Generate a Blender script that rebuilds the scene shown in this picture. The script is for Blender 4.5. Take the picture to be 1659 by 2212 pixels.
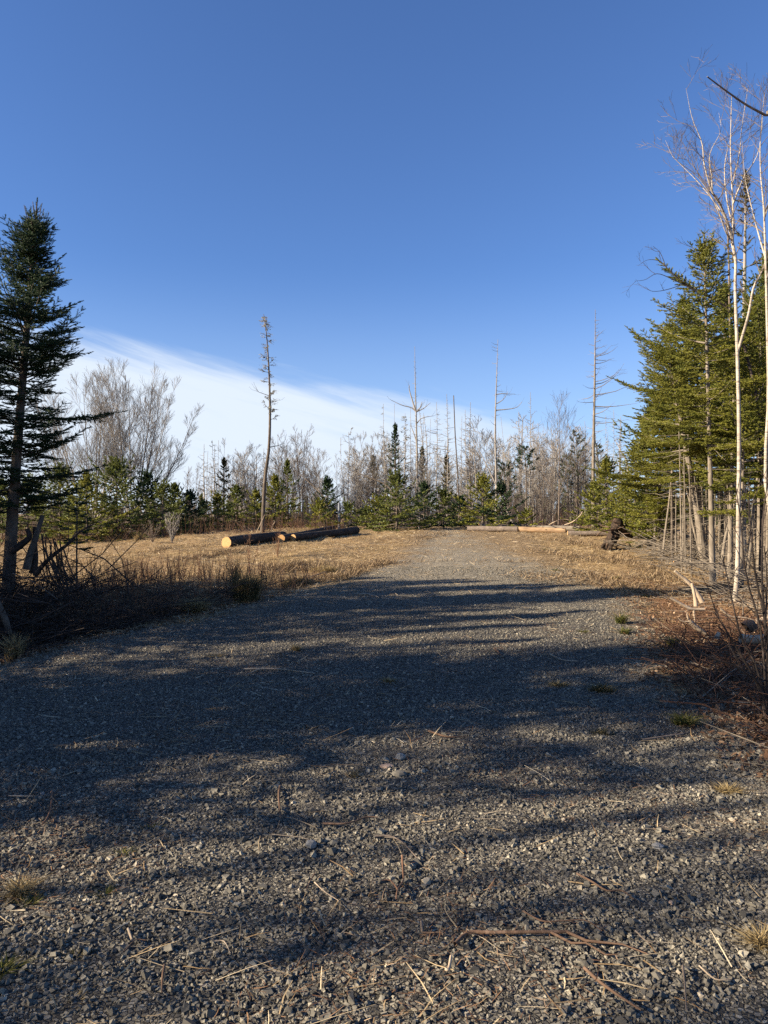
import bpy, math, random
import numpy as np
from mathutils import Vector
PI = math.pi
# ------------------------------------------------------------------ camera, world, sun, exposure
sc = bpy.context.scene
for o in list(bpy.data.objects):
    bpy.data.objects.remove(o)
COL = sc.collection
cam_d = bpy.data.cameras.new('camera')
cam = bpy.data.objects.new('camera', cam_d)
COL.objects.link(cam)
cam.location = (0, 0, 1.5)
cam.rotation_euler = (math.radians(90.5), 0, 0)
cam_d.sensor_fit = 'VERTICAL'
cam_d.sensor_height = 36
cam_d.lens = 26
cam_d.clip_start = 0.05
cam_d.clip_end = 3000
sc.camera = cam

SUN_EL = math.radians(23)
SUN_AZ = math.radians(16)          # how far the sun stands behind the camera's left shoulder line
SDIR = Vector((-math.cos(SUN_AZ) * math.cos(SUN_EL), -math.sin(SUN_AZ) * math.cos(SUN_EL), math.sin(SUN_EL)))
sun_d = bpy.data.lights.new('sun', 'SUN')
sun_d.energy = 5.0
sun_d.angle = math.radians(0.55)
sun_d.color = (1.0, 0.85, 0.66)
sun = bpy.data.objects.new('sun', sun_d)
COL.objects.link(sun)
sun.rotation_euler = SDIR.to_track_quat('Z', 'Y').to_euler()

world = bpy.data.worlds.new('World')
sc.world = world
world.use_nodes = True
wt = world.node_tree
wt.nodes.clear()


class NT:
    """tiny helper to write node trees"""
    def __init__(s, tree):
        s.t = tree

    def n(s, kind, **kw):
        nd = s.t.nodes.new(kind)
        for k, v in kw.items():
            setattr(nd, k, v)
        return nd

    def put(s, sock, v):
        if isinstance(v, bpy.types.NodeSocket):
            s.t.links.new(v, sock)
        elif v is not None:
            sock.default_value = v

    def math(s, op, a, b=None, c=None, clamp=False):
        nd = s.n('ShaderNodeMath', operation=op, use_clamp=clamp)
        s.put(nd.inputs[0], a)
        s.put(nd.inputs[1], b)
        s.put(nd.inputs[2], c)
        return nd.outputs[0]

    def mix(s, f, a, b, mode='MIX'):
        nd = s.n('ShaderNodeMix', data_type='RGBA', blend_type=mode)
        s.put(nd.inputs[0], f)
        for sock, v in ((nd.inputs[6], a), (nd.inputs[7], b)):
            s.put(sock, v if isinstance(v, bpy.types.NodeSocket) else (*v, 1))
        return nd.outputs[2]

    def noise(s, vec, scale, detail=4, rough=.55, out=0, dist=0):
        nd = s.n('ShaderNodeTexNoise')
        s.put(nd.inputs['Vector'], vec)
        nd.inputs['Scale'].default_value = scale
        nd.inputs['Detail'].default_value = detail
        nd.inputs['Roughness'].default_value = rough
        nd.inputs['Distortion'].default_value = dist
        return nd.outputs[out]

    def ramp(s, f, stops):
        nd = s.n('ShaderNodeValToRGB')
        el = nd.color_ramp.elements
        while len(el) < len(stops):
            el.new(.5)
        for e, (p, c) in zip(el, stops):
            e.position = p
            e.color = (*c, 1) if len(c) == 3 else c
        s.put(nd.inputs[0], f)
        return nd.outputs[0]

    def rng(s, v, a, b, c=0., d=1., smooth=False):
        nd = s.n('ShaderNodeMapRange', interpolation_type='SMOOTHSTEP' if smooth else 'LINEAR')
        s.put(nd.inputs[0], v)
        for i, q in enumerate((a, b, c, d)):
            nd.inputs[i + 1].default_value = q
        return nd.outputs[0]

    def scale(s, vec, sc_):
        nd = s.n('ShaderNodeMapping')
        s.put(nd.inputs[0], vec)
        nd.inputs['Scale'].default_value = sc_
        return nd.outputs[0]


W = NT(wt)
sky = W.n('ShaderNodeTexSky', sky_type='NISHITA', sun_disc=False, sun_elevation=SUN_EL,
          sun_rotation=math.atan2(SDIR.x, SDIR.y) % (2 * PI), altitude=50, air_density=1.0, dust_density=0.25, ozone_density=3.0)
wc = W.n('ShaderNodeTexCoord').outputs['Generated']
sep = W.n('ShaderNodeSeparateXYZ')
W.put(sep.inputs[0], wc)
az = W.math('ARCTAN2', sep.outputs[0], sep.outputs[1])
el_ = W.math('ARCSINE', sep.outputs[2])
# a thin sheet of high cloud low over the left horizon, its upper edge falling to the right
eb = W.math('ADD', W.math('MULTIPLY', az, -.20), .168)
eb = W.math('ADD', eb, W.math('MULTIPLY', W.math('MULTIPLY', az, az), -.13))
cmb = W.n('ShaderNodeCombineXYZ')
W.put(cmb.inputs[0], W.math('ADD', az, W.math('MULTIPLY', el_, 1.5)))
W.put(cmb.inputs[1], W.math('ADD', W.math('MULTIPLY', el_, 5.0), W.math('MULTIPLY', az, 1.15)))
streak = W.noise(cmb.outputs[0], 4.2, 7, .6, dist=.5)
fine = W.noise(cmb.outputs[0], 13, 6, .6, dist=.3)
d = W.math('SUBTRACT', eb, el_)
d = W.math('ADD', d, W.math('ADD', W.math('MULTIPLY', W.math('SUBTRACT', streak, .5), .085), W.math('MULTIPLY', W.math('SUBTRACT', fine, .5), .035)))
cl = W.rng(d, -.015, .04, 0, 1, True)
dens = W.math('ADD', 1.0, W.math('MULTIPLY', W.math('SUBTRACT', streak, .45), 1.1))
dens = W.math('ADD', dens, W.math('MULTIPLY', W.math('SUBTRACT', fine, .5), .5), clamp=True)
cl = W.math('MULTIPLY', cl, dens)
cl = W.math('MULTIPLY', cl, W.rng(az, -.1, .42, 1, .35, True))
low = W.rng(el_, -.02, .34, .62, 0, True)      # thin whitish air at the horizon
tint = W.mix(1.0, sky.outputs[0], (0.78, .985, 1.36), 'MULTIPLY')
c1 = W.mix(low, tint, (4.3, 5.6, 7.6))
c2 = W.mix(W.math('MULTIPLY', cl, .93), c1, (6.1, 6.8, 7.7))
bg = W.n('ShaderNodeBackground')
W.put(bg.inputs[0], c2)
bg.inputs[1].default_value = 0.05
wo = W.n('ShaderNodeOutputWorld')
wt.links.new(bg.outputs[0], wo.inputs[0])

sc.view_settings.view_transform = 'Standard'
sc.view_settings.look = 'None'
sc.view_settings.gamma = 1
sc.view_settings.exposure = 1.45
sc.cycles.max_bounces = 6
sc.cycles.diffuse_bounces = 3
sc.cycles.transparent_max_bounces = 6
sc.cycles.use_denoising = False
sc.cycles.sample_clamp_indirect = 6
sc.render.filter_size = 1.1

# ------------------------------------------------------------------ terrain functions (metres, camera at the origin)
EY = np.array([-12., 0, 4.4, 5.4, 6.6, 7.6, 8.8, 10, 12.3, 14.5, 17, 21.5, 27.7, 37, 44])
EL = np.array([-7.5, -6.5, -5.2, -4.7, -4.2, -3.85, -3.45, -2.75, -1.8, -.7, -.3, .3, .9, 2.2, 3.0])
RY = np.array([-12., 0, 3.2, 4.4, 5.4, 6.6, 8.5, 10.5, 12.3, 16.5, 23, 37, 44])
RX = np.array([5., 3.6, 2.5, 2.35, 2.5, 2.6, 3.1, 3.85, 4.0, 4.3, 5.0, 6.4, 7.0])


def sp(v, k):
    return np.logaddexp(0, k * v) / k


def sstep(v, a, b):
    t = np.clip((v - a) / (b - a), 0, 1)
    return t * t * (3 - 2 * t)


def H(x, y):
    x = np.asarray(x, float)
    y = np.asarray(y, float)
    z = .04 * sp(y - 7.5, 1.2) - .052 * sp(y - 36, .35)
    z = z + .02 * sp(y - 130, .05)
    z = z - .20 * sstep(-x, 4, 11) * sstep(y, 8, 24) - .28 * sstep(-x, 7, 14) * sstep(y, 16, 28)
    el = np.interp(y, EY, EL)
    z = z - .20 * np.exp(-((x - el + 1.3) / .8) ** 2) * sstep(y, 6, 8) * (1 - sstep(y, 13, 17))
    z = z + .10 * np.exp(-((x - el + 2.0) / .9) ** 2) * sstep(y, 11, 13) * (1 - sstep(y, 20, 26))
    rx = np.interp(y, RY, RX)
    off = np.clip(sstep(x, rx, rx + 1.0) + sstep(-x, -el, -el + 1.2), 0, 1)
    z = z + off * (.036 * np.sin(x * 2.9 + 1.2 * np.sin(y * .9)) * np.sin(y * 2.3 + 1.4 * np.sin(x * .8)) + .030 * np.sin(x * 1.7 + .6 * y) * np.sin(y * 1.3 - .4 * x) + .018 * np.sin(x * 4.1 + 1) * np.sin(y * 3.3 + x))
    z = z + off * .013 * np.sin(11 * x + 2 * np.sin(5 * y)) * np.sin(9 * y + 1.5 * np.sin(4 * x))
    z = z + .008 * np.sin(x * 2.3 + 1.1) * np.sin(y * 1.9)
    z = z - .02 * (np.exp(-((x - .75 * el - .25 * rx) / .35) ** 2) + np.exp(-((x - .25 * el - .75 * rx) / .35) ** 2)) * sstep(y, 5, 9)
    return z


def hz(x, y):
    return float(H(x, y))


FP = 1597.0   # focal length in the 1659 px wide reading of the photograph


def G(xd, yd, lift=0.):
    """the ground point seen at (xd, yd)"""
    a = (1120 - yd) / FP
    best, prev = None, None
    for k in range(1, 900):
        y = 1.5 + k * .07
        x = (xd - 829.5) / FP * y
        if 1.5 + a * y <= hz(x, y) + lift:
            return Vector((x, y, hz(x, y)))
    return Vector((x, y, hz(x, y)))


def A(xd, yd, y):
    """the point at depth y seen at (xd, yd)"""
    return Vector(((xd - 829.5) / FP * y, y, 1.5 + (1120 - yd) / FP * y))


# ------------------------------------------------------------------ mesh helpers
def raw_mesh(name, chunks, mats):
    """chunks: (verts, faces (n,k) ndarray, material index, smooth, var per vert)"""
    vs, loops, starts, totals, mi, sm, var = [], [], [], [], [], [], []
    off = lo = 0
    for v, f, m, s, a in chunks:
        if len(f) == 0:
            continue
        v = np.asarray(v, np.float32)
        f = np.asarray(f, np.int64)
        vs.append(v)
        loops.append((f + off).ravel())
        n, k = f.shape
        starts.append(lo + np.arange(n) * k)
        totals.append(np.full(n, k))
        mi.append(np.full(n, m))
        sm.append(np.full(n, s))
        var.append(np.full(len(v), a, np.float32) if np.isscalar(a) else np.asarray(a, np.float32))
        off += len(v)
        lo += n * k
    me = bpy.data.meshes.new(name)
    V = np.concatenate(vs)
    L = np.concatenate(loops).astype(np.int32)
    me.vertices.add(len(V))
    me.vertices.foreach_set('co', V.ravel())
    me.loops.add(len(L))
    me.loops.foreach_set('vertex_index', L)
    ST = np.concatenate(starts).astype(np.int32)
    me.polygons.add(len(ST))
    me.polygons.foreach_set('loop_start', ST)
    me.polygons.foreach_set('material_index', np.concatenate(mi).astype(np.int32))
    me.polygons.foreach_set('use_smooth', np.concatenate(sm).astype(bool))
    me.update(calc_edges=True)
    at = me.attributes.new('var', 'FLOAT', 'POINT')
    at.data.foreach_set('value', np.concatenate(var))
    for m in mats:
        me.materials.append(m)
    return me


def link(name, me, parent=None, loc=None):
    o = bpy.data.objects.new(name, me)
    COL.objects.link(o)
    if parent is not None:
        o.parent = parent
    if loc is not None:
        o.location = loc
    return o


def tag(o, label=None, cat=None, group=None, kind=None):
    if label:
        o['label'] = label
    if cat:
        o['category'] = cat
    if group:
        o['group'] = group
    if kind:
        o['kind'] = kind
    return o


def thing(name, loc, label, cat, group=None, rz=0):
    o = link(name, None, None, loc)
    o.rotation_euler = (0, 0, rz)
    return tag(o, label, cat, group)


class Tubes:
    def __init__(s):
        s.b = {}

    def add(s, pts, rad, sides=5, var=None):
        pts = np.asarray([tuple(p) for p in pts], float)
        k = len(pts)
        rad = np.asarray(rad, float)
        if rad.size == 2 and k != 2:
            rad = np.linspace(rad[0], rad[1], k)
        s.b.setdefault((k, sides), []).append((pts, rad, random.random() if var is None else var))

    def chunks(s, mat=0, rough=0.):
        out = []
        for (k, n), items in s.b.items():
            P = np.array([i[0] for i in items])
            R = np.array([i[1] for i in items])
            N = len(P)
            T = np.gradient(P, axis=1) if k > 1 else P
            T /= np.linalg.norm(T, axis=2, keepdims=True) + 1e-9
            D = P[:, -1] - P[:, 0]
            D /= np.linalg.norm(D, axis=1, keepdims=True) + 1e-9
            ref = np.where(np.abs(D[:, 2:3]) > .75, np.array([[1., .13, 0]]), np.array([[.05, .1, 1.]]))[:, None, :]
            U = np.cross(T, np.broadcast_to(ref, T.shape))
            U /= np.linalg.norm(U, axis=2, keepdims=True) + 1e-9
            Vv = np.cross(T, U)
            a = np.arange(n) * 2 * PI / n
            rr = R[:, :, None] * np.ones((1, 1, n))
            if rough:
                rr = rr * (1 + rough * (np.random.rand(N, k, n) - .5))
            v = P[:, :, None, :] + rr[..., None] * (np.cos(a)[None, None, :, None] * U[:, :, None, :] + np.sin(a)[None, None, :, None] * Vv[:, :, None, :])
            idx = np.arange(N * k * n).reshape(N, k, n)
            q = np.stack([idx[:, :-1, :], np.roll(idx, -1, 2)[:, :-1, :], np.roll(idx, -1, 2)[:, 1:, :], idx[:, 1:, :]], -1).reshape(-1, 4)
            var = np.repeat(np.array([i[2] for i in items]), k * n)
            out.append((v.reshape(-1, 3), q, mat, n > 3, var))
            if n >= 5:
                out.append((v[:, -1].reshape(-1, 3), np.arange(N * n).reshape(N, n), mat, False, np.repeat([i[2] for i in items], n)))
        return out

    def mesh(s, name, mats, rough=0.):
        return raw_mesh(name, s.chunks(0, rough), mats)


def sprigs(P, D, L, per, nl, nw, mat=0, flat=.45, seed=0, var=None):
    """needles round each twig axis. P, D (N,3) start and direction, L (N) length"""
    r = np.random.RandomState(seed)
    P, D, L = np.asarray(P, float), np.asarray(D, float), np.asarray(L, float)
    D = D / (np.linalg.norm(D, axis=1, keepdims=True) + 1e-9)
    N = len(P)
    U = np.cross(D, np.array([[.02, .03, 1.]]))
    U /= np.linalg.norm(U, axis=1, keepdims=True) + 1e-9
    Vv = np.cross(U, D)
    t = (np.arange(per)[None, :] + r.rand(N, per)) / per
    ph = r.rand(N, per) * 2 * PI
    a = np.cos(ph)
    b = np.sin(ph) * (1 - flat)
    side = a[..., None] * U[:, None, :] + b[..., None] * Vv[:, None, :]
    lean = .55 + .5 * r.rand(N, per)
    nd = side + D[:, None, :] * lean[..., None]
    nd /= np.linalg.norm(nd, axis=2, keepdims=True)
    base = P[:, None, :] + D[:, None, :] * (L[:, None] * t)[..., None]
    ln = nl * (.7 + .6 * r.rand(N, per)) * (1 - .35 * t)
    w = np.cross(nd, D[:, None, :] + .3 * (r.rand(N, per, 3) - .5))
    w /= np.linalg.norm(w, axis=2, keepdims=True) + 1e-9
    w *= nw * .5
    tip = base + nd * ln[..., None]
    v = np.stack([base - w, base + w, tip], 2).reshape(-1, 3)
    f = np.arange(len(v)).reshape(-1, 3)
    vr = r.rand(N) if var is None else np.asarray(var)
    return (v, f, mat, False, np.repeat(vr, per * 3))
# ------------------------------------------------------------------ materials
def new_mat(name):
    m = bpy.data.materials.new(name)
    m.use_nodes = True
    m.node_tree.nodes.clear()
    return m, NT(m.node_tree)


def finish(m, N, col, rough=.9, bump=None, bstr=.5, bdist=.02, spec=.3, trans=None):
    p = N.n('ShaderNodeBsdfPrincipled')
    N.put(p.inputs['Base Color'], col if isinstance(col, bpy.types.NodeSocket) else (*col, 1))
    N.put(p.inputs['Roughness'], rough)
    p.inputs['Specular IOR Level'].default_value = spec
    if bump is not None:
        b = N.n('ShaderNodeBump')
        b.inputs['Strength'].default_value = bstr
        b.inputs['Distance'].default_value = bdist
        N.put(b.inputs['Height'], bump)
        N.t.links.new(b.outputs[0], p.inputs['Normal'])
    out = N.n('ShaderNodeOutputMaterial')
    sh = p.outputs[0]
    if trans:
        tr = N.n('ShaderNodeBsdfTranslucent')
        N.put(tr.inputs[0], col)
        mx = N.n('ShaderNodeMixShader')
        mx.inputs[0].default_value = trans
        N.t.links.new(sh, mx.inputs[1])
        N.t.links.new(tr.outputs[0], mx.inputs[2])
        sh = mx.outputs[0]
    N.t.links.new(sh, out.inputs[0])
    return m


def attr(N, name='var'):
    return N.n('ShaderNodeAttribute', attribute_name=name).outputs['Fac']


def ocoord(N):
    return N.n('ShaderNodeTexCoord').outputs['Object']


def bark(name, c0, c1, c2, zs=.25, sc_=22, bd=.012):
    m, N = new_mat(name)
    c = N.scale(ocoord(N), (1, 1, zs))
    a = N.noise(c, sc_, 6, .65)
    b = N.noise(ocoord(N), 3.1, 3, .5)
    col = N.ramp(a, [(.30, c0), (.5, c1), (.70, c2)])
    col = N.mix(N.rng(b, .4, .65), col, tuple(.72 * x for x in c1))
    col = N.mix(N.math('MULTIPLY', attr(N), .35), col, tuple(.8 * x for x in c0))
    return finish(m, N, col, .92, a, .8, bd, .2)


M_SPRUCE_BARK = bark('spruce_bark', (.055, .045, .035), (.13, .105, .08), (.24, .20, .16))
M_PALE_BARK = bark('pale_stem_bark', (.10, .082, .062), (.22, .185, .14), (.36, .31, .24), .3)
M_DEAD = bark('weathered_dead_wood', (.16, .145, .125), (.30, .27, .23), (.46, .42, .36), .12)
M_DARK_BARK = bark('dark_log_bark', (.016, .013, .011), (.055, .044, .035), (.20, .165, .13), .5, 30, .02)
M_LOG_BARK = bark('grey_log_bark', (.10, .075, .055), (.22, .175, .135), (.36, .29, .23), .5, 26, .02)
M_TWIG = bark('bare_twig_bark', (.10, .078, .06), (.19, .15, .115), (.29, .235, .19), .5, 30, .004)
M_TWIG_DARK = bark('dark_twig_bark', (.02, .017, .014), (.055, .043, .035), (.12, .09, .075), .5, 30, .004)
M_RED_TWIG = bark('reddish_stem_bark', (.12, .06, .035), (.24, .135, .08), (.36, .23, .14), .5, 30, .003)
M_PALE_STICK = bark('pale_stick_wood', (.26, .19, .12), (.46, .36, .25), (.62, .52, .39), .2, 25, .004)
M_BROWN_STICK = bark('brown_stick_wood', (.07, .045, .03), (.16, .10, .065), (.28, .19, .13), .2, 40, .003)


def birch():
    m, N = new_mat('birch_bark')
    oc = ocoord(N)
    band = N.noise(N.scale(oc, (3, 3, 34)), 2.0, 4, .6)
    dark = N.rng(band, .55, .61)
    pat = N.noise(oc, 5.5, 4, .6)
    col = N.ramp(pat, [(.3, (.27, .22, .165)), (.6, (.43, .38, .30))])
    col = N.mix(N.math('MULTIPLY', dark, .85), col, (.08, .06, .05))
    scar = N.noise(N.scale(oc, (1, 1, .6)), 9, 3, .6)
    col = N.mix(N.rng(scar, .66, .72), col, (.10, .07, .05))
    return finish(m, N, col, .7, band, .35, .006, .3)


M_BIRCH = birch()


def needles(name, cols, tr=.22):
    m, N = new_mat(name)
    v = attr(N)
    col = N.ramp(v, [(0, cols[0]), (.55, cols[1]), (1, cols[2])])
    b = N.noise(ocoord(N), 1.4, 3, .5)
    col = N.mix(N.rng(b, .40, .66, 0, .7), col, cols[3])
    return finish(m, N, col, .6, spec=.25, trans=tr)


M_NEEDLE_DARK = needles('dark_fir_needles', ((.014, .030, .014), (.030, .056, .020), (.06, .09, .026), (.028, .050, .018)), .2)
M_NEEDLE = needles('green_spruce_needles', ((.070, .086, .018), (.160, .170, .026), (.27, .25, .045), (.21, .195, .03)), .32)
M_NEEDLE_MID = needles('mid_green_fir_needles', ((.045, .068, .018), (.105, .128, .026), (.18, .19, .04), (.12, .13, .03)), .3)
M_NEEDLE_OLIVE = needles('olive_spruce_needles', ((.06, .058, .024), (.11, .10, .035), (.17, .145, .06), (.12, .095, .045)))
M_PINE = needles('pine_needles', ((.045, .065, .030), (.085, .105, .045), (.13, .14, .06), (.10, .10, .06)))
M_LICHEN = needles('grey_lichen', ((.12, .12, .09), (.22, .21, .16), (.34, .32, .25), (.25, .22, .17)))


def straw_mat(name, stops, tr=.15):
    m, N = new_mat(name)
    col = N.ramp(attr(N), stops)
    return finish(m, N, col, .85, spec=.15, trans=tr)


M_STRAW = straw_mat('dry_straw', [(0, (.17, .105, .05)), (.35, (.36, .25, .125)), (.75, (.54, .41, .23)), (1, (.70, .58, .38))])
M_LEAF = straw_mat('dry_fallen_leaves', [(0, (.05, .028, .017)), (.4, (.14, .076, .042)), (.8, (.27, .16, .085)), (1, (.44, .32, .20))])
M_GRASS = straw_mat('dead_grass_blades', [(0, (.12, .085, .04)), (.4, (.27, .20, .09)), (1, (.50, .38, .19))], .3)
M_SLASH = straw_mat('brown_slash', [(0, (.07, .045, .028)), (.4, (.20, .14, .08)), (1, (.42, .31, .18))])
M_RUSH = straw_mat('dark_rush_blades', [(0, (.03, .035, .014)), (.5, (.10, .085, .035)), (1, (.30, .22, .11))], .2)
M_WEED = straw_mat('green_weed_leaves', [(0, (.04, .048, .012)), (.5, (.09, .10, .025)), (1, (.21, .18, .06))], .3)


def gravel_base(N, oc):
    """grey crushed stone: colour and height"""
    vo = N.n('ShaderNodeTexVoronoi')
    N.put(vo.inputs['Vector'], N.scale(oc, (1, 1, 1)))
    vo.inputs['Scale'].default_value = 62
    vs = N.n('ShaderNodeSeparateColor')
    N.put(vs.inputs[0], vo.outputs['Color'])
    f = vs.outputs[0]
    col = N.ramp(f, [(0, (.04, .037, .032)), (.45, (.115, .105, .086)), (.8, (.21, .19, .15)), (1, (.36, .32, .24))])
    vo2 = N.n('ShaderNodeTexVoronoi', feature='DISTANCE_TO_EDGE')
    N.put(vo2.inputs['Vector'], oc)
    vo2.inputs['Scale'].default_value = 62
    e = N.rng(vo2.outputs[0], 0, .16, 0, 1)
    h = N.math('MULTIPLY', e, N.math('ADD', .4, f))
    return N.mix(N.rng(e, 0, .6, .55, 0), col, (.035, .032, .028)), h


def ground_mat():
    m, N = new_mat('dead_grass_ground')
    oc = ocoord(N)
    big = N.noise(oc, .55, 5, .6)
    mid = N.noise(N.scale(oc, (1.0, 1.6, 1)), 5.0, 6, .7, dist=.6)
    fi = N.noise(oc, 38, 5, .75)
    col = N.ramp(fi, [(.28, (.085, .055, .03)), (.45, (.25, .17, .085)), (.6, (.42, .305, .16)), (.75, (.58, .45, .27))])
    col = N.mix(N.rng(mid, .46, .66, 0, .75), col, (.17, .105, .058))
    col = N.mix(N.rng(big, .48, .68, 0, .45), col, (.30, .22, .09))
    stk = N.noise(N.scale(oc, (.35, 2.2, 1)), 1.6, 5, .65, dist=.8)
    col = N.mix(N.rng(stk, .55, .68, 0, .7), col, (.11, .07, .04))
    col = N.mix(N.math('MULTIPLY', attr(N, 'leafy'), .75), col, N.mix(fi, (.06, .032, .018), (.34, .17, .085)))
    h = N.math('ADD', N.math('MULTIPLY', fi, .35), mid)
    return finish(m, N, col, .95, h, .9, .05, .1)


def drive_mat():
    m, N = new_mat('crushed_stone_gravel')
    oc = ocoord(N)
    col, h = gravel_base(N, oc)
    f = attr(N, 'straw')
    col = N.mix(attr(N, 'sunlit_chaff'), col, N.ramp(N.noise(oc, 30, 5, .7), [(.3, (.19, .165, .12)), (.6, (.42, .37, .275)), (.8, (.56, .50, .38))]))
    big = N.noise(oc, .9, 5, .65)
    mid = N.noise(oc, 6.5, 6, .75, dist=.5)
    fi = N.noise(oc, 42, 5, .75)
    straw = N.ramp(fi, [(.3, (.10, .065, .035)), (.5, (.30, .21, .11)), (.72, (.56, .42, .25))])
    k = N.math('ADD', f, N.math('ADD', N.math('MULTIPLY', N.math('SUBTRACT', mid, .5), 1.5), N.math('MULTIPLY', N.math('SUBTRACT', big, .5), 1.3)))
    k = N.rng(k, .35, .75)
    col = N.mix(k, col, straw)
    hh = N.math('ADD', h, N.math('MULTIPLY', mid, .6))
    return finish(m, N, col, .93, hh, 1.0, .02, .2)


M_GROUND = ground_mat()
M_DRIVE = drive_mat()


def stone_mat():
    m, N = new_mat('loose_crushed_stone')
    n = N.noise(ocoord(N), 60, 4, .6)
    col = N.ramp(attr(N), [(0, (.037, .035, .029)), (.35, (.104, .096, .077)), (.7, (.19, .173, .134)), (.92, (.33, .30, .225)), (1, (.46, .39, .28))])
    col = N.mix(N.rng(n, .4, .7, 0, .5), col, (.09, .08, .062))
    return finish(m, N, col, .85, n, .3, .003, .3)


M_STONE = stone_mat()
m_, N_ = new_mat('pale_rock')
M_ROCK = finish(m_, N_, N_.ramp(N_.noise(ocoord(N_), 25, 5, .65), [(.3, (.12, .12, .115)), (.7, (.32, .31, .28))]), .8, N_.noise(ocoord(N_), 40, 4, .6), .6, .01)
m_, N_ = new_mat('tan_rock')
M_TAN = finish(m_, N_, N_.ramp(N_.noise(ocoord(N_), 25, 5, .65), [(.3, (.30, .20, .13)), (.7, (.58, .42, .29))]), .8)


def cut_mat():
    m, N = new_mat('fresh_cut_end_grain')
    oc = ocoord(N)
    sp_ = N.n('ShaderNodeSeparateXYZ')
    N.put(sp_.inputs[0], oc)
    r2 = N.math('SQRT', N.math('ADD', N.math('POWER', sp_.outputs[0], 2), N.math('POWER', sp_.outputs[1], 2)))
    ring = N.math('SINE', N.math('ADD', N.math('MULTIPLY', r2, 260), N.math('MULTIPLY', N.noise(oc, 9, 3), 5)))
    n = N.noise(oc, 14, 5, .65)
    col = N.mix(N.rng(ring, -1, 1, 0, .35), (.52, .31, .13), (.38, .20, .08))
    col = N.mix(N.rng(n, .5, .7, 0, .6), col, (.56, .38, .20))
    return finish(m, N, col, .8, ring, .2, .002, .2)


M_CUT = cut_mat()
m_, N_ = new_mat('stripped_log_wood')
M_STRIP = finish(m_, N_, N_.ramp(N_.noise(N_.scale(ocoord(N_), (1, 1, .1)), 22, 5, .6), [(.35, (.15, .095, .055)), (.65, (.42, .28, .15))]), .7)
m_, N_ = new_mat('stump_moss_bark')
M_STUMP = finish(m_, N_, N_.ramp(N_.noise(ocoord(N_), 14, 6, .7), [(.3, (.010, .007, .005)), (.5, (.035, .024, .016)), (.68, (.11, .068, .042)), (.8, (.05, .06, .022))]), .95, N_.noise(ocoord(N_), 18, 6, .7), 1, .04)
m_, N_ = new_mat('grey_painted_metal')
M_METAL = finish(m_, N_, N_.ramp(N_.noise(ocoord(N_), 8, 3), [(.3, (.13, .14, .16)), (.7, (.20, .22, .24))]), .45)

# ------------------------------------------------------------------ setting: ground and drive
def grid_mesh(name, xs, ys, zf, mat, attrs):
    X, Y = np.meshgrid(xs, ys)
    Z = zf(X, Y)
    nx, ny = len(xs), len(ys)
    idx = np.arange(nx * ny).reshape(ny, nx)
    q = np.stack([idx[:-1, :-1], idx[:-1, 1:], idx[1:, 1:], idx[1:, :-1]], -1).reshape(-1, 4)
    me = raw_mesh(name, [(np.stack([X, Y, Z], -1).reshape(-1, 3), q, 0, True, 0.)], [mat])
    for k, fn in attrs.items():
        at = me.attributes.new(k, 'FLOAT', 'POINT')
        at.data.foreach_set('value', fn(X, Y).ravel().astype(np.float32))
    return me


def leafy(x, y):
    rx = np.interp(y, RY, RX)
    a = sstep(x, rx - .2, rx + .5) * (1 - sstep(y, 12, 17)) * (.75 + .35 * np.sin(x * 3 + y * 1.7))
    el = np.interp(y, EY, EL)
    b = sstep(-x, -el - .2, -el + .4) * (1 - sstep(y, 9.5, 12.5)) * .8
    return np.clip(a + b, 0, 1)


def spaced(a, b, c, d, fine, n):
    """a..b coarse, b..c fine, c..d coarse"""
    m = np.arange(b, c, fine)
    lo = b - (b - a) * (np.linspace(1, 0, n, endpoint=False) ** 2.6)
    hi = c + (d - c) * (np.linspace(0, 1, n) ** 2.6)
    return np.concatenate([lo, m, hi])


xs = spaced(-700, -18, 18, 700, .16, 30)
ys = spaced(-300, -4, 44, 1600, .16, 34)
tag(link('ground', grid_mesh('ground', xs, ys, H, M_GROUND, {'leafy': leafy})), kind='structure')

rs = np.random.RandomState(3)
dy = np.arange(-11, 43, .09)
u = np.linspace(0, 1, 110)
wob = lambda y, s: .16 * np.sin(y * 1.9 + s) + .10 * np.sin(y * 4.3 + 2 * s) + .06 * np.sin(y * 9.1 + s)
eL = np.interp(dy, EY, EL) - .35 + wob(dy, 1)
eR = np.interp(dy, RY, RX) + .35 + wob(dy, 4)
X = eL[:, None] + (eR - eL)[:, None] * u[None, :]
Y = np.repeat(dy[:, None], len(u), 1)
edge = np.minimum(X - eL[:, None], eR[:, None] - X)
Z = H(X, Y) - .035 + .062 * sstep(edge, 0, .45) + .007 * (rs.rand(*X.shape) - .5)
idx = np.arange(X.size).reshape(X.shape)
q = np.stack([idx[:-1, :-1], idx[:-1, 1:], idx[1:, 1:], idx[1:, :-1]], -1).reshape(-1, 4)
me = raw_mesh('gravel_drive', [(np.stack([X, Y, Z], -1).reshape(-1, 3), q, 0, True, 0.)], [M_DRIVE])
at = me.attributes.new('straw', 'FLOAT', 'POINT')
strawf = np.clip(.62 * (1 - sstep(edge, .1, 1.5)) + .34 * sstep(Y, 12, 24) + .12 * sstep(Y, 6, 12) + .45 * sstep(X, 2.4, 4.6) * sstep(Y, 12, 18), 0, 1)
at.data.foreach_set('value', strawf.ravel().astype(np.float32))
at = me.attributes.new('sunlit_chaff', 'FLOAT', 'POINT')
at.data.foreach_set('value', (.85 * sstep(Y, 9, 16)).ravel().astype(np.float32))  # far drive painted paler: light chaff, plus sunlight put into the colour
tag(link('gravel_drive', me), kind='structure')


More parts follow.
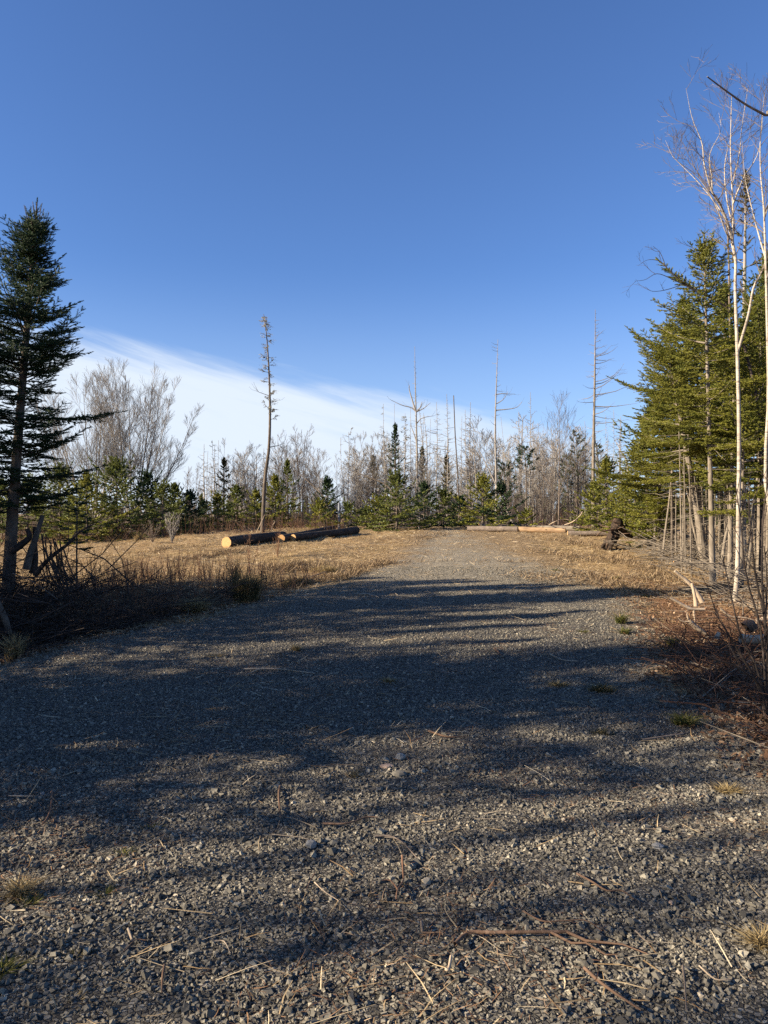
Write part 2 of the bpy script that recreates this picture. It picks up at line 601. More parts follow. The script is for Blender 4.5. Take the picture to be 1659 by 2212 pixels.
def Hd(x, y):
    """height of the visible surface, drive included"""
    x = np.asarray(x, float)
    y = np.asarray(y, float)
    l = np.interp(y, EY, EL) - .35 + wob(y, 1)
    r = np.interp(y, RY, RX) + .35 + wob(y, 4)
    e = np.minimum(x - l, r - x)
    return H(x, y) + np.where(e > 0, np.maximum(0, -.035 + .062 * sstep(e, 0, .45)), 0)


# loose crushed stone lying on the drive
def scatter(n, y0, y1, spread, seed, power=1.0, cond=None):
    r = np.random.RandomState(seed)
    t = r.rand(n)
    y = (y0 ** power + t * (y1 ** power - y0 ** power)) ** (1 / power)
    x = (r.rand(n) * 2 - 1) * spread * (y + 1.2)
    if cond is not None:
        k = cond(x, y)
        x, y = x[k], y[k]
    return x, y


def on_drive(x, y, m=.12):
    return (x > np.interp(y, EY, EL) - .1 + wob(y, 1) + m) & (x < np.interp(y, RY, RX) + .1 + wob(y, 4) - m)


def patchy(x, y):
    return .5 + .5 * np.sin(x * 1.9 + 1.3 * np.sin(y * 1.1)) * np.sin(y * 1.4 + .9 * np.sin(x * 1.3))


def stones(x, y, size, seed):
    r = np.random.RandomState(seed)
    n = len(x)
    cube = np.array([[-1, -1, -1], [1, -1, -1], [1, 1, -1], [-1, 1, -1], [-1, -1, 1], [1, -1, 1], [1, 1, 1], [-1, 1, 1]], float) * .5
    v = cube[None] + (r.rand(n, 8, 3) - .5) * .55
    v[:, 4:, :2] *= (.45 + .5 * r.rand(n, 1, 1))
    s = size[:, None] * np.stack([.75 + .6 * r.rand(n), .55 + .5 * r.rand(n), .35 + .45 * r.rand(n)], -1)
    v = v * s[:, None, :]
    ang = r.rand(n) * 2 * PI
    tx, ty = (r.rand(n) - .5) * 1.1, (r.rand(n) - .5) * 1.1
    ca, sa = np.cos(ang), np.sin(ang)
    c, s_ = np.cos(tx)[:, None], np.sin(tx)[:, None]
    y1, z1 = v[..., 1] * c - v[..., 2] * s_, v[..., 1] * s_ + v[..., 2] * c
    c, s_ = np.cos(ty)[:, None], np.sin(ty)[:, None]
    x2, z2 = v[..., 0] * c + z1 * s_, -v[..., 0] * s_ + z1 * c
    X = x2 * ca[:, None] - y1 * sa[:, None] + x[:, None]
    Yv = x2 * sa[:, None] + y1 * ca[:, None] + y[:, None]
    Zv = z2 + (Hd(x, y) + size * (.02 + .22 * r.rand(n)))[:, None]
    V = np.stack([X, Yv, Zv], -1).reshape(-1, 3)
    fq = np.array([[0, 3, 2, 1], [4, 5, 6, 7], [0, 1, 5, 4], [1, 2, 6, 5], [2, 3, 7, 6], [3, 0, 4, 7]])
    F = (np.arange(n)[:, None, None] * 8 + fq[None]).reshape(-1, 4)
    return (V, F, 0, False, np.repeat(np.clip(r.beta(2.0, 2.2, n) + (r.rand(n) < .02) * .3, 0, 1), 8))


gx, gy = scatter(165000, 1.3, 7.0, .62, 5, 1.6, on_drive)
k = np.random.RandomState(55).rand(len(gx)) < 1.25 - .75 * (patchy(gx * 1.7 + 1, gy * 1.9) > .72)
gx, gy = gx[k], gy[k]
r5 = np.random.RandomState(6)
sz = .007 + .009 * r5.rand(len(gx)) ** 2 + .012 * (r5.rand(len(gx)) < .05) + .012 * (r5.rand(len(gx)) < .008)
gx2, gy2 = scatter(120000, 7.0, 17, .60, 7, 1.3, on_drive)
k = np.random.RandomState(8).rand(len(gx2)) < 1.15 - .8 * sstep(gy2, 10, 16) * patchy(gx2, gy2)
gx2, gy2 = gx2[k], gy2[k]
sz2 = .010 + .012 * np.random.RandomState(9).rand(len(gx2)) ** 1.4
gr = raw_mesh('gravel', [stones(gx, gy, sz, 1), stones(gx2, gy2, sz2, 2)], [M_STONE])
tag(link('gravel', gr), kind='stuff')


# thin strands: straw, grass blades
def strands(x, y, ln, wd, seed, lift=.25, z0=.0, zf=None, azi=None):
    """flat-lying bent strands, two quads each"""
    r = np.random.RandomState(seed)
    n = len(x)
    a = r.rand(n) * 2 * PI if azi is None else azi + r.randn(n) * .5
    z = (zf or Hd)(x, y) + z0
    el = r.rand(n) ** 2 * lift
    D = np.stack([np.cos(a) * np.cos(el), np.sin(a) * np.cos(el), np.sin(el)], -1)
    P0 = np.stack([x, y, z + .004 + .012 * r.rand(n)], -1)
    bend = (r.rand(n, 3) - .5) * .5
    P1 = P0 + D * ln[:, None] * .5
    P2 = P1 + (D + bend * [1, 1, .4]) * ln[:, None] * .5
    P2[:, 2] = np.maximum(P2[:, 2], z + .004)
    S = np.stack([-np.sin(a), np.cos(a), (r.rand(n) - .5) * 1.2], -1)
    S /= np.linalg.norm(S, axis=1, keepdims=True)
    S *= wd[:, None] * .5
    V = np.stack([P0 - S, P0 + S, P1 - S, P1 + S, P2 - S * .4, P2 + S * .4], 1).reshape(-1, 3)
    F = (np.arange(n)[:, None, None] * 6 + np.array([[0, 1, 3, 2], [2, 3, 5, 4]])[None]).reshape(-1, 4)
    return (V, F, 0, False, np.repeat(r.rand(n), 6))


def blades(x, y, h, wd, seed, spread=.35, zf=None):
    """upright curving blades"""
    r = np.random.RandomState(seed)
    n = len(x)
    z = (zf or H)(x, y)
    a = r.rand(n) * 2 * PI
    t = spread * (.3 + r.rand(n))
    out = np.stack([np.cos(a), np.sin(a), np.zeros(n)], -1)
    P0 = np.stack([x, y, z - .01], -1)
    up = np.array([[0, 0, 1.]])
    P1 = P0 + (up + out * t[:, None] * .4) * h[:, None] * .5
    P2 = P1 + (up * (1 - .5 * t[:, None]) + out * t[:, None] * 1.5) * h[:, None] * .5
    b = r.rand(n) * 2 * PI
    S = np.stack([np.cos(b), np.sin(b), np.zeros(n)], -1) * wd[:, None] * .5
    V = np.stack([P0 - S, P0 + S, P1 - S * .8, P1 + S * .8, P2], 1).reshape(-1, 3)
    base = np.arange(n)[:, None] * 5
    q_ = base + np.array([[0, 1, 3, 2]])
    t_ = base + np.array([[2, 3, 4]])
    va = np.repeat(r.rand(n), 5)
    return [(V, q_, 0, False, va), (V, t_, 0, False, va)]


# mown straw and slash over the field
def field(x, y):
    return ~on_drive(x, y, .25)


fx, fy = scatter(120000, 9, 39, .60, 11, .6, lambda x, y: field(x, y) & ((x < 0) | (y > 12)))
rr_ = np.random.RandomState(12)
n = len(fx)
c1_ = strands(fx, fy, .05 + .14 * rr_.rand(n) ** 2 + .003 * fy, (.003 + .00028 * fy) * (.6 + .8 * rr_.rand(n)), 13, .3)
dx_, dy_ = scatter(26000, 1.5, 36, .58, 14, .55, lambda x, y: on_drive(x, y, 0) & (np.random.RandomState(15).rand(len(x)) < .10 + .9 * sstep(y, 9, 22) + .7 * (1 - sstep(np.minimum(x - np.interp(y, EY, EL), np.interp(y, RY, RX) - x), .1, .9)) * sstep(y, 6, 9) + .25 * (patchy(x * .6, y * .7) > .62)))
n = len(dx_)
rr_ = np.random.RandomState(16)
c2_ = strands(dx_, dy_, .04 + .16 * rr_.rand(n) ** 2 + .004 * dy_, (.0022 + .0004 * dy_) * (.6 + .8 * rr_.rand(n)), 17, .35)
tag(link('straw_litter', raw_mesh('straw_litter', [c1_, c2_], [M_STRAW])), kind='stuff')

# short standing dead grass, patchy
bx, by = scatter(42000, 9, 40, .62, 21, .7, lambda x, y: field(x, y) & ((x < 0) | (y > 12)) & (patchy(x * .8 + 2, y * .9) + .5 * np.random.RandomState(22).rand(len(x)) > .55))
rr_ = np.random.RandomState(23)
n = len(bx)
tag(link('dead_grass', raw_mesh('dead_grass', blades(bx, by, .04 + .10 * rr_.rand(n) ** 2, .004 + .0003 * by, 24, .8), [M_GRASS])), kind='stuff')

# leaf litter on the right verge and under the left trees
lx, ly = scatter(165000, 1.2, 16, .8, 31, 1.0, lambda x, y: ((x > np.interp(y, RY, RX) - .15 + .5 * (np.random.RandomState(32).rand(len(x)) - .5)) & (np.random.RandomState(34).rand(len(x)) > sstep(y, 11, 17))) | ((x < np.interp(y, EY, EL) + .1) & (y > 6) & (y < 13)))
rr_ = np.random.RandomState(33)
n = len(lx)
tag(link('leaf_litter', raw_mesh('leaf_litter', [strands(lx, ly, .018 + .032 * rr_.rand(n), .009 + .018 * rr_.rand(n), 35, 1.0)], [M_LEAF])), kind='stuff')

# needles, bark crumbs and bits of straw caught in the gravel, in patches
px_, py_ = scatter(60000, 1.4, 11, .6, 91, 1.3, lambda x, y: on_drive(x, y, 0) & (patchy(x * 1.1 + 3, y * 1.2 + 1) + .35 * np.random.RandomState(92).rand(len(x)) > .88))
rr_ = np.random.RandomState(93)
n = len(px_)
tag(link('needle_litter', raw_mesh('needle_litter', [strands(px_, py_, .015 + .05 * rr_.rand(n) ** 2, .0014 + .0022 * rr_.rand(n), 94, .5, .008)], [M_LEAF])), kind='stuff')

# strips of dark slash and turned-up soil across the field
SL_ = []
for q_, (p0_, p1_, w_, n_) in enumerate((((360, 1216), (520, 1188), .22, 1300), ((560, 1232), (850, 1218), .30, 3600), ((0, 1205), (250, 1178), .3, 1200), ((640, 1270), (800, 1236), .25, 2200), ((880, 1219), (1240, 1213), .05, 260),
                                        ((1150, 1195), (1330, 1215), .5, 1500), ((1200, 1165), (1290, 1185), .6, 1800), ((430, 1182), (300, 1196), .3, 900), ((900, 1172), (960, 1152), .5, 700), ((1330, 1205), (1450, 1260), .6, 1800), ((1160, 1255), (1400, 1262), .7, 2000))):
    r_ = np.random.RandomState(500 + q_)
    A0, A1 = G(*p0_), G(*p1_)
    t_ = r_.rand(n_)
    x_ = A0.x + (A1.x - A0.x) * t_ + r_.randn(n_) * w_ * .4 + .15 * np.sin(t_ * 9 + q_)
    y_ = A0.y + (A1.y - A0.y) * t_ + r_.randn(n_) * w_ + .2 * np.sin(t_ * 7)
    SL_.append(strands(x_, y_, .05 + .16 * r_.rand(n_) ** 2, .006 + .010 * r_.rand(n_), 600 + q_, 1.0, .01))
tag(link('slash_litter', raw_mesh('slash_litter', SL_, [M_SLASH])), kind='stuff')

# fine twigs and slash lying about, mostly on the verges
tb = Tubes()
rr = random.Random(41)
for i in range(3400):
    y = 3.4 + 33 * rr.random() ** 1.7
    x = (rr.random() * 2 - 1) * .60 * (y + 1)
    rxx, lxx = np.interp(y, RY, RX), np.interp(y, EY, EL)
    dr = lxx < x < rxx
    if dr and rr.random() > .10 + .25 * (y > 12):
        continue
    if not dr and x < 0 and y > 13 and rr.random() > .35:
        continue
    ln = .08 + .55 * rr.random() ** 2 * (1.4 if not dr else .5)
    a = rr.random() * 2 * PI
    z = float(Hd(x, y)) + .012
    lift = (rr.random() ** 2) * (.35 if not dr else .04)
    p = [(x, y, z), (x + math.cos(a) * ln * .5, y + math.sin(a) * ln * .5 + (rr.random() - .5) * .1 * ln, z + lift * ln * .5 + rr.random() * .03),
         (x + math.cos(a) * ln, y + math.sin(a) * ln, max(float(Hd(x + math.cos(a) * ln, y + math.sin(a) * ln)), z - .01) + lift * ln)]
    tb.add(p, [(.0035 if not dr else .0022) + (.005 if not dr else .002) * rr.random() ** 2, .0015], 3)
tag(link('twig_litter', tb.mesh('twig_litter', [M_PALE_BARK])), kind='stuff')

M_CANE = bark('shade_dulled_cane_bark', (.045, .022, .014), (.11, .058, .036), (.20, .12, .075), .5, 30, .003)  # reddish canes, colour lowered to stand in for shade on the right verge
# ------------------------------------------------------------------ plant builders (all local: base at the origin)
def v3(*a):
    return np.array(a, float)


def nrm(v):
    return v / (np.linalg.norm(v) + 1e-9)


def bent(pts, n):
    """smooth polyline with n points through control points"""
    pts = np.asarray([tuple(p) for p in pts], float)
    m = len(pts)
    if m == 2:
        t = np.linspace(0, 1, n)[:, None]
        return pts[0] * (1 - t) + pts[1] * t
    ext = np.vstack([2 * pts[0] - pts[1], pts, 2 * pts[-1] - pts[-2]])
    out = []
    for s in np.linspace(0, m - 1, n):
        i = min(int(s), m - 2)
        t = s - i
        p0, p1, p2, p3 = ext[i], ext[i + 1], ext[i + 2], ext[i + 3]
        out.append(.5 * ((2 * p1) + (p2 - p0) * t + (2 * p0 - 5 * p1 + 4 * p2 - p3) * t * t + (3 * p1 - p0 - 3 * p2 + p3) * t ** 3))
    return np.array(out)


def stem_at(path, t):
    t = min(max(t, 0), 1) * (len(path) - 1)
    i = min(int(t), len(path) - 2)
    return path[i] + (path[i + 1] - path[i]) * (t - i)


def conifer(h, R, base=.1, seed=0, lod=1, lean=(0, 0), rad=None, gap=.13, full=.5, droop=.15, dead=.0, ragged=.25, one_side=None,
            needle=None, bend=0., top_long=.35, mats=None, dead_from=None, twigf=1.0):
    """returns (trunk mesh, crown mesh). lod 0 very near, 1 near, 2 middle, 3 far"""
    rr = random.Random(seed * 7 + 1)
    nb, ncr = mats
    path = bent([(0, 0, -.1), (lean[0] * .25 + bend, lean[1] * .25, h * .3), (lean[0] * .65 + bend * .6, lean[1] * .65, h * .68), (lean[0], lean[1], h)], 14)
    r0 = rad or (.012 * h + .015)
    tt = Tubes()
    rads = [r0 * (1.25 if i == 0 else 1) * (1 - i / 13.) ** .8 + .006 for i in range(14)]
    tt.add(path, rads, 9 if lod < 2 else 6, .4)
    trunk = tt.mesh('trunk', [nb], .06)
    wood = Tubes()
    SP, SD, SL, SV = [], [], [], []
    zb, zt = base * h, h
    step = gap * (1, .5, .45, .42)[lod]
    z, az_ = zb, rr.random() * 6
    tl = (.08, .11, .17, .24)[lod]      # spacing of laterals along a branch
    while z < zt - ((.36, .30, .12, .12)[lod]):
        t = (zt - z) / (zt - zb)
        az_ += 2.4 + rr.uniform(-.5, .5)
        prof = min(1, (t / full) ** (1.15 if lod == 0 else .82)) * (1 - .22 * max(0, t - full) / (1 - full + 1e-6))
        L = max(.12, R * prof * (1 + rr.uniform(-ragged, ragged * .8)) * (1 if rr.random() < (.38 if lod == 0 else .6) else rr.uniform(.45, .92)))
        if lod < 3:
            L *= .86 + .30 * math.sin(6.1 * z + 1.7 * az_ + seed) + .16 * math.sin(11.3 * z - 2.3 * az_)
        if one_side is not None:
            L *= 1 + .35 * math.cos(az_ - one_side)
        tz = z / h
        c = stem_at(path, tz)
        if lod == 0 and t > .6 and rr.random() < .2:
            z += step * rr.uniform(.6, 1.6)
            continue
        e0 = ((.60 if lod == 0 else .95) * (1 - t) ** 2 + .35 * (1 - t)) - droop * t + rr.uniform(-.12, .12) * (3.2 if lod == 0 else 1)
        dirh = v3(math.cos(az_), math.sin(az_), 0)
        k = 5
        pts = [c]
        e = e0
        for i in range(1, k):
            e += .06 + .05 * (i > 2) - .07 * (i == 1) * t
            pts.append(pts[-1] + (dirh * math.cos(e) + v3(0, 0, math.sin(e))) * L / (k - 1))
        pts = np.array(pts)
        wood.add(pts, [.010 * L + .004, .003], 4 if lod < 2 else 3, .5)
        var0 = rr.random() * .5
        # laterals
        s0 = .12 + .1 * t
        n = max(2, int(L * (1 - s0) / tl))
        for j in range(n + 1):
            s = s0 + (1 - s0) * (j + .5 * rr.random()) / (n + .5)
            if j == n:
                s = .97
            p = stem_at(pts, s)
            bd = nrm(stem_at(pts, min(1, s + .1)) - stem_at(pts, s - .1))
            sv = nrm(np.cross(bd, v3(0, 0, 1)))
            for sd in ((1, -1) if j < n else (0,)):
                ll = twigf * (L * .42 * (1 - s) + .10 + .05 * rr.random()) * rr.uniform(.7, 1.15) if sd else .14 + .08 * L
                d_ = nrm(bd * rr.uniform(.7, 1.0) + sv * sd * .9 + v3(0, 0, rr.uniform(-.18, .10))) if sd else bd
                SP.append(p); SD.append(d_); SL.append(ll); SV.append(min(1, var0 + rr.random() * .5))
                if lod <= 1 or (lod == 2 and ll > .3):
                    m = int(ll / (.085, .10, .2, .3)[lod])
                    for q_ in range(m):
                        u_ = (q_ + .6) / (m + .3)
                        for s2 in (1, -1):
                            pp = p + d_ * ll * u_
                            sv2 = nrm(np.cross(d_, v3(0, 0, 1)))
                            d2 = nrm(d_ * .85 + sv2 * s2 * .8 + v3(0, 0, rr.uniform(-.25, .15)))
                            SP.append(pp); SD.append(d2); SL.append((.06 + ll * .35 * (1 - u_)) * rr.uniform(.8, 1.2)); SV.append(min(1, var0 + rr.random() * .5))
        # upright sprays on the branch (makes the shelves thick)
        for j in range(int(L / tl * .6)):
            s = rr.uniform(.2, 1)
            p = stem_at(pts, s)
            SP.append(p); SD.append(nrm(dirh * .9 + v3(rr.uniform(-.5, .5), rr.uniform(-.5, .5), rr.uniform(.1, .6)))); SL.append(.10 + .05 * rr.random()); SV.append(min(1, var0 + .5 * rr.random()))
        z += step * (.55 + .9 * t * (.5 + rr.random())) if t < .25 else step * rr.uniform(.6, 1.4)
    # leader
    tp = stem_at(path, 1)
    if lod == 0:
        for i_ in range(9):
            a_ = i_ * 2.4
            c = stem_at(path, 1 - (.16 + .035 * i_) / h)
            up = v3(math.cos(a_) * .6, math.sin(a_) * .6, 1)
            L = .14 + .02 * i_
            wood.add([c, c + up * v3(1.3, 1.3, .5) * L * .5, c + up * L], [.006, .004], 4, .5)
            SP.append(c); SD.append(up); SL.append(L * 1.1); SV.append(.7)
    for zz in np.arange(h * (1 - (.035 if lod == 0 else .07)), h, .05):
        SP.append(stem_at(path, zz / h)); SD.append(v3(rr.uniform(-.4, .4), rr.uniform(-.4, .4), 1)); SL.append(.07); SV.append(.5)
    for a in range(5):
        a_ = a * 1.257 + rr.random()
        SP.append(stem_at(path, 1 - top_long * .9 / h)); SD.append(v3(math.cos(a_) * .75, math.sin(a_) * .75, 1)); SL.append(top_long * rr.uniform(.5, .8)); SV.append(.6)
    SP.append(tp - v3(0, 0, .02)); SD.append(v3(0, 0, 1)); SL.append(.08); SV.append(.5)
    # dead lower twigs
    if dead:
        z = dead_from if dead_from is not None else .12 * h
        while z < zb + .25 * (h - zb) * (dead > .5):
            az_ = rr.random() * 6.28
            c = stem_at(path, z / h)
            L = rr.uniform(.3, 1) * R * .75
            d_ = v3(math.cos(az_), math.sin(az_), rr.uniform(-.35, .15))
            p = [c, c + d_ * L * .5 + v3(0, 0, -.02), c + d_ * L + v3(rr.uniform(-.1, .1), rr.uniform(-.1, .1), -.05 * L)]
            wood.add(p, [.006, .0022], 3, .2)
            for q_ in range(3):
                b0 = stem_at(np.array(p), rr.uniform(.3, .9))
                wood.add([b0, b0 + nrm(d_ + v3(rr.uniform(-.8, .8), rr.uniform(-.8, .8), rr.uniform(-.4, .2))) * L * .35], [.003, .0015], 3, .2)
            z += rr.uniform(.05, .16) / dead
    per, nl, nw = ((34, .026, .0085), (24, .036, .0150), (20, .060, .030), (16, .10, .058))[lod]
    if needle:
        per, nl, nw = needle
    ch = wood.chunks(0) + [sprigs(SP, SD, SL, per, nl, nw, 1, seed=seed, var=SV)]
    return trunk, raw_mesh('crown', ch, [nb, ncr])


def grow(T, p, d, L, r, lvl, maxl, rr, up=.25, wig=.16, ang=.6, sides=(7, 5, 4, 3, 3, 3), minr=.003, kids=(5, 5, 4, 4, 3), start=.25, lenf=.62):
    k = 7 if lvl == 0 else 5 if lvl < 3 else 4
    pts = [np.array(p, float)]
    d = nrm(np.array(d, float))
    for i in range(1, k):
        d = nrm(d + v3(rr.gauss(0, wig), rr.gauss(0, wig), rr.gauss(0, wig * .6) + up * .35))
        pts.append(pts[-1] + d * L / (k - 1))
    r1 = max(minr * .7, r * .35)
    T.add(pts, np.linspace(r, r1, k), sides[min(lvl, 5)], rr.random())
    if lvl < maxl:
        P = np.array(pts)
        n = kids[min(lvl, len(kids) - 1)]
        a0 = rr.random() * 6.28
        for i in range(n):
            t = start + (1 - start) * (i + rr.random() * .8) / n
            c = stem_at(P, t)
            bd = nrm(stem_at(P, min(1, t + .1)) - stem_at(P, t - .1))
            a0 += 2.4 + rr.uniform(-.6, .6)
            s = nrm(np.cross(bd, v3(.3, .2, 1) if abs(bd[2]) < .9 else v3(1, 0, 0)))
            w = np.cross(bd, s)
            aa = ang * rr.uniform(.7, 1.25)
            cd = bd * math.cos(aa) + (s * math.cos(a0) + w * math.sin(a0)) * math.sin(aa)
            grow(T, c, cd, L * lenf * (1.15 - .55 * t) * rr.uniform(.75, 1.2), max(minr, (r + (r1 - r) * t) * .62), lvl + 1, maxl, rr, up, wig, ang, sides, minr, kids, .2, lenf)


def bare_tree(h, seed, stems=1, fan=.3, trunk=.25, maxl=4, r=.06, up=.25, ang=.55, kids=(6, 5, 4, 3), mat=None, wig=.10, lenf=.6, minr=.004, lean=(0, 0)):
    rr = random.Random(seed * 13 + 5)
    tk, cr = Tubes(), Tubes()
    if stems == 1:
        path = bent([(0, 0, -.1), (lean[0] * .4 + rr.uniform(-.08, .08), lean[1] * .4, h * .4), (lean[0] + rr.uniform(-.08, .08), lean[1], h)], 12)
        tk.add(path, np.linspace(r, r * .12, 12), 8, .4)
        n = kids[0] * 2
        for i in range(n):
            t = trunk + (.97 - trunk) * (i + rr.random()) / n
            a = i * 2.4 + rr.random()
            L = h * lenf * .6 * (1 - t * .75) * rr.uniform(.7, 1.2)
            e = .5 + .5 * t
            grow(cr, stem_at(path, t), (math.cos(a) * math.cos(e), math.sin(a) * math.cos(e), math.sin(e)), L, max(minr, r * (1 - t) * .55), 1, maxl, rr, up, wig, ang, minr=minr, kids=kids, lenf=lenf)
    else:
        hb = h * trunk * .35
        tk.add(bent([(0, 0, -.1), (0, 0, hb)], 3), [r * 1.3, r * 1.15, r * .9], 8, .4)
        for i in range(stems):
            a = i * 2 * PI / stems + rr.uniform(-.4, .4)
            f = fan * rr.uniform(.2, .92)
            L = h * rr.uniform(.88, 1.0) * (1 - .34 * min(1, f / (fan * 1.2)) ** 2) - hb
            top = v3(math.cos(a) * f * h * .75, math.sin(a) * f * h * .75, hb + L)
            path = bent([(0, 0, hb * .5), top * v3(.35, .35, .3), top * v3(.75, .75, .68), top], 9)
            tk.add(path, np.linspace(r * rr.uniform(.45, .7), r * .07, 9), 6, .4)
            for j in range(kids[0] * 2):
                t = .25 + .73 * (j + rr.random()) / (kids[0] * 2)
                b = a + rr.gauss(0, 1.4)
                e = .75 + .35 * rr.random()
                grow(cr, stem_at(path, t), (math.cos(b) * math.cos(e), math.sin(b) * math.cos(e), math.sin(e)), L * lenf * .62 * (1 - t * .7) * rr.uniform(.6, 1.2), max(minr, r * .35 * (1 - t)), 1, maxl, rr, up, wig, ang, minr=minr, kids=kids, lenf=lenf)
    mat = mat or M_TWIG
    return tk.mesh('trunk', [mat], .08), cr.mesh('crown', [mat])


def snag(h, seed, r=.08, blen=.8, gap=.12, z0=.15, z1=.98, side=None, droop=-.1, curl=.25, sub=2, lichen=0, mat=None, path=None, limbs=(), broken=False, prof='cone', minr=.006, lean=(0, 0)):
    """dead conifer: bare pole with short dead branches"""
    rr = random.Random(seed * 17 + 3)
    tk, cr = Tubes(), Tubes()
    if path is None:
        path = bent([(0, 0, -.1), (lean[0] * .3 + rr.uniform(-.06, .06), lean[1] * .3, h * .35), (lean[0] * .7 + rr.uniform(-.06, .06), lean[1] * .7, h * .7), (lean[0], lean[1], h)], 16)
    else:
        path = bent(path, 20)
    n = len(path)
    tk.add(path, [max(.010, r * (1.2 if i == 0 else 1) * (1 - (i / (n - 1.)) * (.45 if broken else .93))) for i in range(n)], 8, .5)
    z = z0
    SP, SD, SL = [], [], []
    while z < z1:
        t = 1 - z
        a = rr.random() * 2 * PI
        L = blen * (min(1, t * 2.2) if prof == 'cone' else min(1, .25 + t * 3) if prof == 'col' else rr.random()) * rr.uniform(.25, 1.15)
        if side is not None:
            a = side + rr.gauss(0, 1.0) if rr.random() < .65 else a
            L *= 1 + .35 * math.cos(a - side)
        c = stem_at(path, z)
        e = droop + rr.uniform(-.25, .25)
        pts = [c]
        for i in range(4):
            e += curl * rr.uniform(0, 1.2)
            pts.append(pts[-1] + v3(math.cos(a) * math.cos(e), math.sin(a) * math.cos(e), math.sin(e)) * L / 4)
        cr.add(pts, [max(minr, .010 + .008 * L), minr * .6], 4, rr.random())
        for q_ in range(rr.randint(0, sub * 2) if L > .2 else 0):
            b0 = stem_at(np.array(pts), rr.uniform(.3, 1))
            dd = nrm(v3(math.cos(a), math.sin(a), 0) + v3(rr.gauss(0, .7), rr.gauss(0, .7), rr.gauss(0, .35)))
            p2 = b0 + dd * L * rr.uniform(.15, .45)
            cr.add([b0, (b0 + p2) / 2 + v3(0, 0, rr.uniform(-.03, .03)), p2], [minr * .8, minr * .4], 3, rr.random())
            if lichen and rr.random() < lichen:
                SP.append(b0); SD.append(dd); SL.append(L * .3)
        if lichen and rr.random() < lichen:
            for u_ in (.4, .7, .95):
                SP.append(stem_at(np.array(pts), u_)); SD.append(v3(math.cos(a), math.sin(a), rr.uniform(-.5, .3))); SL.append(.12 + .15 * rr.random())
        z += gap / h * rr.uniform(.3, 1.7)
    for lb in limbs:
        P = bent(lb[0], 8)
        cr.add(P, np.linspace(lb[1], lb[1] * .25, 8), 5, .4)
        for q_ in range(lb[2] if len(lb) > 2 else 4):
            b0 = stem_at(P, rr.uniform(.35, 1))
            dd = nrm(P[-1] - P[0] + v3(rr.gauss(0, .6), rr.gauss(0, .6), rr.gauss(.2, .5)))
            cr.add([b0, b0 + dd * .25, b0 + dd * .4 + v3(0, 0, .08)], [minr, minr * .5], 3, .4)
    ch = cr.chunks(0)
    mats = [mat or M_DEAD]
    if SP:
        ch = ch + [sprigs(SP, SD, SL, 9, .07, .022, 1, flat=.1, seed=seed)]
        mats.append(M_LICHEN)
    return tk.mesh('trunk', [mat or M_DEAD], .08), raw_mesh('crown', ch, mats)


def pine(h, seed, r=.06, R=1.0, base=.35, mats=None, n=26):
    rr = random.Random(seed * 19 + 3)
    tk, cr = Tubes(), Tubes()
    path = bent([(0, 0, -.1), (.05, 0, h * .5), (-.04, 0, h)], 12)
    tk.add(path, np.linspace(r, .012, 12), 8, .4)
    SP, SD, SL = [], [], []
    for i in range(n):
        t = base + (.98 - base) * i / n
        a = i * 2.4 + rr.random() * .6
        L = R * (1.15 - .8 * (t - base) / (1 - base)) * rr.uniform(.5, 1.1)
        e = .1 + .6 * (t - base)
        c = stem_at(path, t)
        pts = [c]
        for j in range(4):
            e += .14
            pts.append(pts[-1] + v3(math.cos(a) * math.cos(e), math.sin(a) * math.cos(e), math.sin(e)) * L / 4)
        P = np.array(pts)
        cr.add(P, [.014, .005], 4, .3)
        for j in range(7):
            b0 = stem_at(P, rr.uniform(.35, 1) if j else 1.)
            dd = nrm(v3(math.cos(a), math.sin(a), .6) + v3(rr.gauss(0, .6), rr.gauss(0, .6), rr.gauss(0, .3)))
            cr.add([b0, b0 + dd * .16], [.004, .003], 3, .3)
            SP.append(b0 + dd * .05); SD.append(dd); SL.append(.17)
    return tk.mesh('trunk', [mats[0]], .06), raw_mesh('crown', cr.chunks(0) + [sprigs(SP, SD, SL, 40, .09, .016, 1, flat=.1, seed=seed)], list(mats))


def plant(name, loc, meshes, label, cat='tree', group=None, rz=0, parts=('trunk', 'crown')):
    t = thing(name, loc, label, cat, group, rz)
    for pn, me in zip(parts, meshes):
        link(pn, me, t)
    return t


def base_at(xd, y):
    x = (xd - 829.5) / FP * y
    return Vector((x, y, hz(x, y)))


def height_to(b, ytop, y=None):
    """height above base b of something whose top is read at ytop"""
    return 1.5 + (1120 - ytop) / FP * (y or b.y) - b.z


def xoff(xd, y, b):
    return (xd - 829.5) / FP * y - b.x


SPB = (M_SPRUCE_BARK, M_NEEDLE)
# ------------------------------------------------------------------ background trees, beyond the crest
BG = 'trees along the far edge of the clearing'


def bg_snag(xd, yt, dep, label, xtop=None, name='dead_spruce', **kw):
    b = base_at(xd, dep)
    h = height_to(b, yt)
    if xtop is not None:
        kw['lean'] = (xoff(xtop, dep, b), 0)
    return plant(name, b, snag(h, len(bpy.data.objects) % 9973, **kw), label, 'dead tree', BG)


def bg_fir(xd, yt, dep, wpx, label, mat=None, name='young_fir', lod=3, **kw):
    b = base_at(xd, dep)
    h = height_to(b, yt)
    kw.setdefault('base', .04)
    kw.setdefault('full', .85)
    return plant(name, b, conifer(h, wpx / FP * dep / 2 * 1.15, seed=len(bpy.data.objects), lod=lod, mats=(M_SPRUCE_BARK, mat or M_NEEDLE_MID), **kw), label, 'tree', BG)


def bg_bare(xd, yt, dep, label, name='bare_tree', **kw):
    b = base_at(xd, dep)
    return plant(name, b, bare_tree(height_to(b, yt), len(bpy.data.objects), **kw), label, 'tree', BG)


